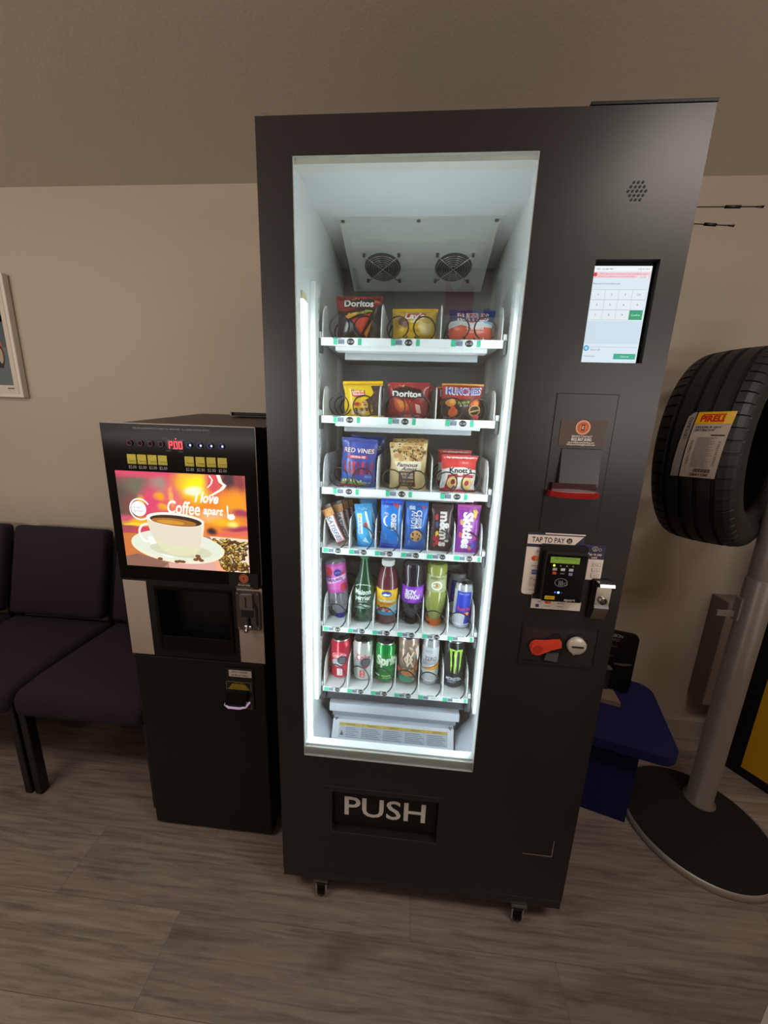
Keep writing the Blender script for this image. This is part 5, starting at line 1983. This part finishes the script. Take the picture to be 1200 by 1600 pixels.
q.prism([(-0.131, 0.830), (-0.125, 0.830), (-0.125, 0.800), (-0.131, 0.800)], plane_map(CYF), 0.010, 0.016, SEAM)
q.lathe([(0.0, CYF - 0.030), (0.006, CYF - 0.028), (0.006, CYF - 0.012), (0.004, CYF - 0.010)], CHR, 16, (-0.129, 0, 0.798), axis='y', cap=False)
q.box(-0.140, -0.118, CYF - 0.016, CYF - 0.010, 0.798, 0.808, CHR, 0.002)
part_label(cbuild(q, 'return_lever', coin), 'chrome coin return lever')
q = MB()
q.box(-0.214, -0.128, CYF - 0.004, CYF, 0.512, 0.654, mat('bill_plate', '131214', 0.4), 0.002)
p_ = Paint(q, plane_map(CYF - 0.004))
p_.rect(-0.203, 0.626, -0.132, 0.649, PAPER)
p_.txt('EXACT CHANGE', -0.168, 0.643, 0.0055, C('3A3430'), w=0.048, bold=.02)
p_.txt('$1 BILLS ONLY', -0.168, 0.632, 0.0055, C('3A3430'), w=0.052, bold=.02)
GOLD = C('B8A22C')
frame = C('8A8A6A')
for x0, z0_, x1, z1 in ((-0.214, 0.607, -0.135, 0.609), (-0.214, 0.578, -0.212, 0.609), (-0.137, 0.578, -0.135, 0.609), (-0.211, 0.514, -0.136, 0.516), (-0.211, 0.514, -0.209, 0.530), (-0.138, 0.514, -0.136, 0.532)):
    p_.rect(x0, z0_, x1, z1, frame, up=False)
for i in range(4):
    k = i / 3
    p_.rect(-0.196 - k * 0.012, 0.597 - i * 0.0052, -0.153 + k * 0.012, 0.6008 - i * 0.0052, GOLD, up=False)
p_.txt('INSERT BILL', -0.174, 0.605, 0.0035, GOLD, w=0.03)
p_.rect(-0.2, 0.518, -0.145, 0.520, GOLD, up=False)
bill = cbuild(q, 'bill_acceptor')
q = MB()
q.prism([(CYF - 0.004, 0.577), (CYF - 0.012, 0.575), (CYF - 0.026, 0.544), (CYF - 0.026, 0.536), (CYF - 0.004, 0.536)], lambda a, b, d: Vector((d, a, b)), -0.210, -0.146, GBLK)
cbuild(q, 'bill_mouth', bill)
q = MB()
q.tube([(-0.214, CYF - 0.006, 0.540), (-0.212, CYF - 0.022, 0.5385), (-0.198, CYF - 0.030, 0.537), (-0.162, CYF - 0.030, 0.537), (-0.146, CYF - 0.024, 0.5385), (-0.142, CYF - 0.006, 0.540)], 0.0032, E('D8B0D0', 0.55), 8)
cbuild(q, 'lit_bezel', bill)
q = MB()
q.box(-0.335, -0.15, 0.50, 0.56, 1.402, 1.412, SEAM, 0.002)
q.box(-0.33, -0.325, 0.492, 0.50, 1.400, 1.411, GREYPL)
cbuild(q, 'top_hatch')

# ------------------------------------------------------------------ chairs
chair = empty('waiting_chair', (-0.775, 0.42, 0), 'purple fabric waiting chair half hidden behind the black coffee machine', 'chair', 'purple waiting room chairs')


def cushion(mb, w_, d_, h_, mt, r=0.035, n=10, puff=0.012):
    bm = bmesh.new()
    bmesh.ops.create_cube(bm, size=1)
    for v in bm.verts:
        v.co = Vector((v.co.x * w_, v.co.y * d_, v.co.z * h_))
    bmesh.ops.bevel(bm, geom=bm.edges[:], offset=r, segments=4, affect='EDGES', profile=0.6)
    bmesh.ops.subdivide_edges(bm, edges=[e for e in bm.edges if e.calc_length() > 0.06], cuts=5, use_grid_fill=True)
    for v in bm.verts:
        if v.co.z > 0:
            k = (1 - (2 * v.co.x / w_) ** 2) * (1 - (2 * v.co.y / d_) ** 2)
            v.co.z += puff * max(0, k)
    vs = [v.co.copy() for v in bm.verts]
    bm.verts.index_update()
    fs = [[v.index for v in f.verts] for f in bm.faces]
    bm.free()
    return vs, fs


vs, fs = cushion(None, 0.485, 0.49, 0.085, PURP)
mb = MB()
mb.add([Vector((v.x, v.y - 0.005 + 0.0, v.z + 0.415 - (0.05 * max(0, (-v.y - 0.16) / 0.08) ** 2 if v.y < -0.16 else 0) * 0.4)) for v in vs], fs, PURP, True)
mb.build('seat', chair)
vs, fs = cushion(None, 0.455, 0.41, 0.06, PURP, 0.026)
mb = MB()
t = math.radians(76)
for v in vs:
    pass
mb.add([Vector((v.x, 0.255 + v.y * math.cos(t) - v.z * math.sin(t), 0.675 + v.y * math.sin(t) + v.z * math.cos(t) * 1.0)) for v in vs], fs, PURP, True)
mb.build('backrest', chair)
for sx in (-1, 1):
    for yy in (-0.215, 0.20):
        mb = MB()
        mb.box(sx * 0.232 - 0.013, sx * 0.232 + 0.013, yy - 0.016, yy + 0.016, 0.0, 0.40, LEGM, 0.003)
        mb.build('leg', chair)
    mb = MB()
    mb.prism([(0.20, 0.38), (0.232, 0.38), (0.325, 0.78), (0.300, 0.79)], lambda a, b, d: Vector((d, a, b)), sx * 0.236 - 0.010, sx * 0.236 + 0.010, LEGM)
    mb.build('back_post', chair)
mb = MB()
for sx in (-1, 1):
    mb.box(sx * 0.22 - 0.012, sx * 0.22 + 0.012, -0.215, 0.22, 0.355, 0.385, LEGM)
mb.box(-0.22, 0.22, -0.20, -0.18, 0.355, 0.378, LEGM)
mb.box(-0.22, 0.22, 0.18, 0.20, 0.355, 0.378, LEGM)
mb.build('seat_frame', chair)
dup(chair, (-1.28, 0.42, 0), 'purple fabric waiting chair second from the coffee machine, backrest fully visible')
dup(chair, (-1.785, 0.42, 0), 'purple fabric waiting chair third from the coffee machine, cut by the photo edge')

# ------------------------------------------------------------------ framed picture
q = MB()
fr = empty('framed_picture', (-1.67, WALL_Y, 1.697), 'white framed picture of a red car on the left of the wall', 'picture')
q.box(-0.26, 0.26, -0.028, -0.002, -0.247, 0.247, mat('white_frame', 'D8CEC2', 0.5), 0.003)
q.build('frame', fr)
q = MB()
q.box(-0.245, 0.245, -0.0295, -0.0281, -0.232, 0.232, mat('picture_mat', 'CDBFAF', 0.6))
p_ = Paint(q, plane_map(-0.0295))
p_.rect(-0.195, -0.196, 0.225, 0.19, C('5E6668'))
p_.rect(-0.195, -0.04, 0.225, 0.19, C('4A5254'))
p_.rect(-0.195, 0.06, 0.225, 0.085, C('3A4040'), up=False)
p_.mp = plane_map(-0.0295, 0.036)
p_.poly([(-0.15, -0.10), (0.155, -0.11), (0.172, -0.07), (0.165, -0.02), (0.14, 0.015), (0.05, 0.03), (-0.02, 0.075), (-0.12, 0.075), (-0.15, 0.02)], C('B8483C'))
p_.poly([(0.0, 0.03), (0.05, 0.03), (-0.02, 0.07), (-0.11, 0.07), (-0.12, 0.03)], C('2A2E30'))
p_.rect(-0.15, -0.125, 0.16, -0.10, C('1E1E1E'))
p_.ell(0.152, -0.075, 0.018, 0.045, C('1A1818'))
p_.ell(0.154, -0.075, 0.011, 0.032, C('A89880'))
p_.ell(-0.09, -0.095, 0.04, 0.045, C('1A1818'))
p_.mp = plane_map(-0.0295, 0.03)
p_.rect(0.165, -0.212, 0.196, -0.207, C('4A4440'))
p_.txt('GT', 0.18, -0.2095, 0.003, C('CDBFAF'), w=0.006)
q.build('print', fr)

# ------------------------------------------------------------------ tyre and its stand
TC = Vector((1.345, 0.510, 1.342))
TH, TL = 0.914, 0.023
TR, TW = 0.31, 0.205
ax = Vector((math.cos(TH), -math.sin(TH), 0))
e1 = Vector((math.sin(TH), math.cos(TH), 0))
e2 = Vector((0, 0, 1))
ax, e2 = ax * math.cos(TL) + e2 * math.sin(TL), e2 * math.cos(TL) - ax * math.sin(TL)


def ty(l, r, a):
    """lateral, radius, angle: 0 faces the room, positive up"""
    return ax * l + (e1 * -math.cos(a) + e2 * math.sin(a)) * r


half = [(0.0, 1.0, 0), (.055, .999, 0), (.060, .972, 2), (.115, .971, 2), (.120, .998, 0), (.25, .993, 0), (.255, .968, 2), (.305, .966, 2), (.31, .989, 0),
        (.315, .989, 1), (.40, .978, 1), (.46, .955, 1), (.485, .930, 1), (.50, .905, 0), (.515, .86, 0), (.52, .81, 0), (.512, .76, 0), (.50, .755, 0), (.49, .71, 0), (.46, .665, 0), (.42, .635, 0), (.37, .625, 0), (.33, .628, 0), (.35, .66, 0), (.42, .74, 0), (.455, .82, 0), (.42, .90, 0), (.30, .94, 0), (0, .95, 0)]
prof = [(l, r, k) for l, r, k in half]
left = [(-l, r, k) for l, r, k in half[1:-1]]
ring = prof + left[::-1]
tyre = empty('car_tyre', TC, 'black car tyre with a yellow and white sticker, hanging on the grey stand', 'tyre')
q = MB()
NP = 56
angs = []
for i in range(NP):
    a = 2 * PI * i / NP
    d = 2 * PI / NP
    angs += [(a, 0), (a + d * .80, 0), (a + d * .83, 1), (a + d * .97, 1)]
vs, fs = [], []
M = len(ring)
for a, g in angs:
    for l, r, k in ring:
        rr_ = r * TR - (0.0045 if (k == 1 and g) else 0)
        vs.append(ty(l * TW, rr_, a))
for i in range(len(angs)):
    j = (i + 1) % len(angs)
    for k in range(M):
        k2 = (k + 1) % M
        fs.append((i * M + k, i * M + k2, j * M + k2, j * M + k))
q.add(vs, fs, RUB, False)
q.build('tyre_body', tyre)
q = MB()
A0, A1 = -0.235, 0.352
L0, L1 = -0.019, 0.062
HS = (A1 - A0) * TR


def sk(a, b, h):
    an = A0 + b / TR
    # the sticker lies a little skewed on the tread
    return ty(L0 + a + 0.016 * b / HS, TR + 0.0012 + h, an)


vs, fs = [], []
p_ = Paint(q, sk, 0.012, 1, 1, h0=0, dh=.0001)
WL = L1 - L0
p_.rect(0, 0, WL, HS, mat('tyre_sticker', 'B9A79A', 0.45))
p_.poly([(-.022, .0), (-.003, 0), (-.003, HS), (-.010, HS), (-.020, HS - .012)], C('8E857E'))
p_.txt('CINTURATO', -.011, HS - .045, .008, C('2A2624'), w=.06, rot=PI / 2, shear=.2, bold=.02)
p_.rect(0, HS - .034, WL, HS, C('E0A810'))
p_.txt('PIRELLI', .040, HS - .019, .016, C('C02018'), w=.058, bold=.05)
p_.rect(.012, HS - .0095, .068, HS - .0065, C('C02018'), up=False)
p_.rect(.062, HS - .034, WL, HS, C('E8B84A'))
p_.txt('235/55R19 101V', .034, HS - .043, .0058, C('2A2648'), w=.056, bold=.02)
p_.txt('CINTURATO P7', .028, HS - .051, .0058, C('2A2648'), w=.044, bold=.02)
p_.rect(.046, HS - .066, .076, HS - .063, C('2A2422'))
for i in range(26):
    p_.rect(.020, .030 + i * .0032, .062 - (i * 13 % 5) * .003, .0318 + i * .0032, C('968A80'), up=(i == 0))
p_.txt('RADIAL TUBELESS', .010, .070, .005, C('3A3430'), w=.065, rot=PI / 2)
p_.txt('MADE IN ITALY', .070, .070, .005, C('3A3430'), w=.065, rot=PI / 2)
for i in range(16):
    p_.rect(.030 + i * .0024, .016, .031 + i * .0024 + (i % 3) * .0004, .026, C('2A2422'), up=(i == 0))
p_.txt('2841100', .044, .009, .0068, C('2A2422'), w=.040, bold=.03)
part_label(q.build('sticker', tyre), 'yellow and white tyre sticker')

ts = empty('tyre_stand', (1.405, 0.345, 0), 'grey pole stand with a round black base on the floor', 'stand')
SO = Vector((1.405, 0.345, 0))
q = MB()
q.lathe([(0.228, 0), (0.230, 0.006), (0.230, 0.020), (0.222, 0.024)], mat('base_rim_grey', '9C948C', 0.4, 0.3), 72)
q.build('base_rim', ts)
q = MB()
q.lathe([(0.2215, 0.0241), (0.0, 0.0245)], mat('black_base_mat', '171413', 0.95, bump=.8, bscale=700), 72, cap=False)
q.build('base_mat', ts)
PP = Vector((1.482, 0.432, 0)) - SO
q = MB()
q.lathe([(0.050, 0.0246), (0.050, 0.030), (0.040, 0.034), (0.040, 0.93), (0.0385, 0.934)], POLE, 32, PP)
q.lathe([(0.037, 0.934), (0.037, 1.72), (0.03, 1.725)], POLE, 32, PP)
q.build('pole', ts)
q = MB()
q.lathe([(0.006, -0.0435), (0.006, -0.036)], CHR, 12, PP + Vector((-0.008, 0, 0.985)), axis='y')
q.build('bolt', ts)
q = MB()
hz = TC.z + 0.625 * TR - 0.017
a0 = Vector((1.482, 0.432, hz)) - SO
d_ = (TC - Vector((1.482, 0.432, TC.z)))
d_.z = 0
d_ = -ax.copy(); d_.z = 0; d_.normalize()
q.tube([a0 + Vector((0, 0, 0)), a0 + d_ * 0.26], 0.0155, POLE, 14)
q.build('support_arm', ts)
q = MB()
bz = 0.80
q.box(PP.x - 0.10, PP.x - 0.036, PP.y + 0.01, PP.y + 0.018, bz - 0.012, bz + 0.008, POLE)
q.box(PP.x - 0.046, PP.x - 0.038, PP.y - 0.004, PP.y + 0.022, bz - 0.02, bz + 0.06, POLE)
q.build('side_bracket', ts)

# ------------------------------------------------------------------ blue pedestal with its sign
U = Vector((-0.955, 0.296, 0)); V_ = Vector((0.296, 0.955, 0))
BO = Vector((1.238, 0.250, 0))


def bl(u, v, z):
    return BO + U * u + V_ * v + Vector((0, 0, z))


bp = empty('display_pedestal', BO, 'dark blue carpeted pedestal with rounded overhanging top beside the vending machine', 'pedestal')
q = MB()
q.prism(rrect(0.0, 0.0, 0.385, 0.40, 0.06, 8), lambda a, b, d: bl(a, b, d) - BO, 0.325, 0.36, BLUE)
q.build('top', bp)
q = MB()
q.prism([(0.10, 0.05), (0.36, 0.05), (0.36, 0.34), (0.10, 0.34)], lambda a, b, d: bl(a, b, d) - BO, 0.0, 0.325, BLUE)
q.build('base', bp)
sg = empty('display_sign', bl(0.228, 0.31, 0.36), 'black sign with white and red lettering standing on the blue pedestal', 'sign')
q = MB()
SGB = mat('sign_black', '0E0B0B', 0.35)


def sgm(a, b, d):
    return U * -a + V_ * -d + Vector((0, 0, b))


q.prism(rrect(-0.16, 0.0, 0.13, 0.262, 0.022, 6), sgm, 0.0, 0.012, SGB)
p_ = Paint(q, lambda a, b, h: sgm(a, b, 0.012 + h))
p_.txt('CARBON', 0.045, 0.244, 0.0125, C('A8A09C'), w=.060, bold=.02, shear=.1)
p_.txt('GUARD', 0.040, 0.226, 0.0115, C('8A5A50'), w=.050, bold=.01)
p_.rect(-0.06, 0.193, 0.062, 0.199, C('4A3636'))
p_.rect(-0.06, 0.176, 0.04, 0.184, C('3A3434'))
p_.rect(-0.06, 0.150, 0.055, 0.155, C('4A4646'))
p_.poly([(0.06, 0.125), (0.12, 0.135), (0.12, 0.128), (0.09, 0.118), (0.06, 0.118)], C('5A5654'))
q.build('board', sg)
sm = empty('sample_block', bl(0.205, 0.20, 0.36), 'small tan block with a grey post standing before the black sign', 'display sample')
q = MB()
q.prism([(-0.045, 0.0), (0.062, 0.0), (0.048, 0.075), (-0.04, 0.075)], lambda a, b, d: U * -a + V_ * b + Vector((0, 0, d)), 0.0, 0.018, mat('tan_block', '8A7264', 0.5))
q.build('block', sm)
q = MB()
q.tube([(0, 0.05, 0.018), (0, 0.05, 0.10)], 0.003, CHR, 8)
q.box(-0.035, 0.045, 0.058, 0.072, 0.018, 0.112, mat('dark_sample', '2A2628', 0.35))
q.box(-0.035, 0.045, 0.050, 0.072, 0.112, 0.118, mat('sample_top', '6A6462', 0.4))
part_label(q.build('post', sm), 'dark upright plate with a thin chrome rod')

# ------------------------------------------------------------------ black and yellow display at the right edge
D = Vector((0.51, -0.86, 0)); DN = Vector((0.86, 0.51, 0))
DO = Vector((1.712, 0.655, 0))
yb = empty('display_cabinet', DO, 'black display cabinet with a yellow side panel at the right edge', 'cabinet')
q = MB()
q.prism([(0, 0), (0.55, 0), (0.55, 0.2), (0, 0.2)], lambda a, b, d: D * a + DN * b + Vector((0, 0, d)), 0.0, 1.05, MBLK)
q.build('body', yb)
q = MB()
q.prism([(0.080, 0.045), (0.47, 0.045), (0.47, 0.98), (0.080, 0.98)], lambda a, b, d: D * a - DN * d + Vector((0, 0, b)), 0.001, 0.004, mat('yellow_panel', 'D8A010', 0.5))
q.build('yellow_panel', yb)

q = MB()
q.box(1.637, 1.80, 0.70, WALL_Y - 0.001, 0.235, 0.725, mat('grey_box', '7A6E64', 0.6), 0.003)
tag(q.build('wall_box'), 'grey box mounted on the wall behind the grey pole', 'box')

q = MB()
q.box(0.945, 1.65, -0.80, -0.345, 0.0, 0.86, mat('white_counter', 'D8CCC0', 0.5), 0.003)
tag(q.build('counter'), 'white counter corner at the bottom right of the photo', 'counter')

# sign on the wall behind the viewer, seen in the machine's glass
sw = empty('wall_sign', (0.95, YF, 2.1), 'white wall sign with blue letters reflected in the machine glass', 'sign')
q = MB()
q.box(-0.78, 0.62, 0.001, 0.012, -0.13, 0.135, mat('sign_white', 'D8D0C6', 0.5))
p_ = Paint(q, lambda a, b, h: Vector((-a, 0.012 + h, b)))
p_.txt('UNIROYAL', -0.16, 0.0, 0.17, C('1E2848'), w=0.86, bold=.05)
p_.poly([(0.34, -.09), (0.50, -.09), (0.50, 0.10), (0.44, 0.02), (0.40, 0.10), (0.34, 0.06)], C('B8182C'))
q.build('board', sw)
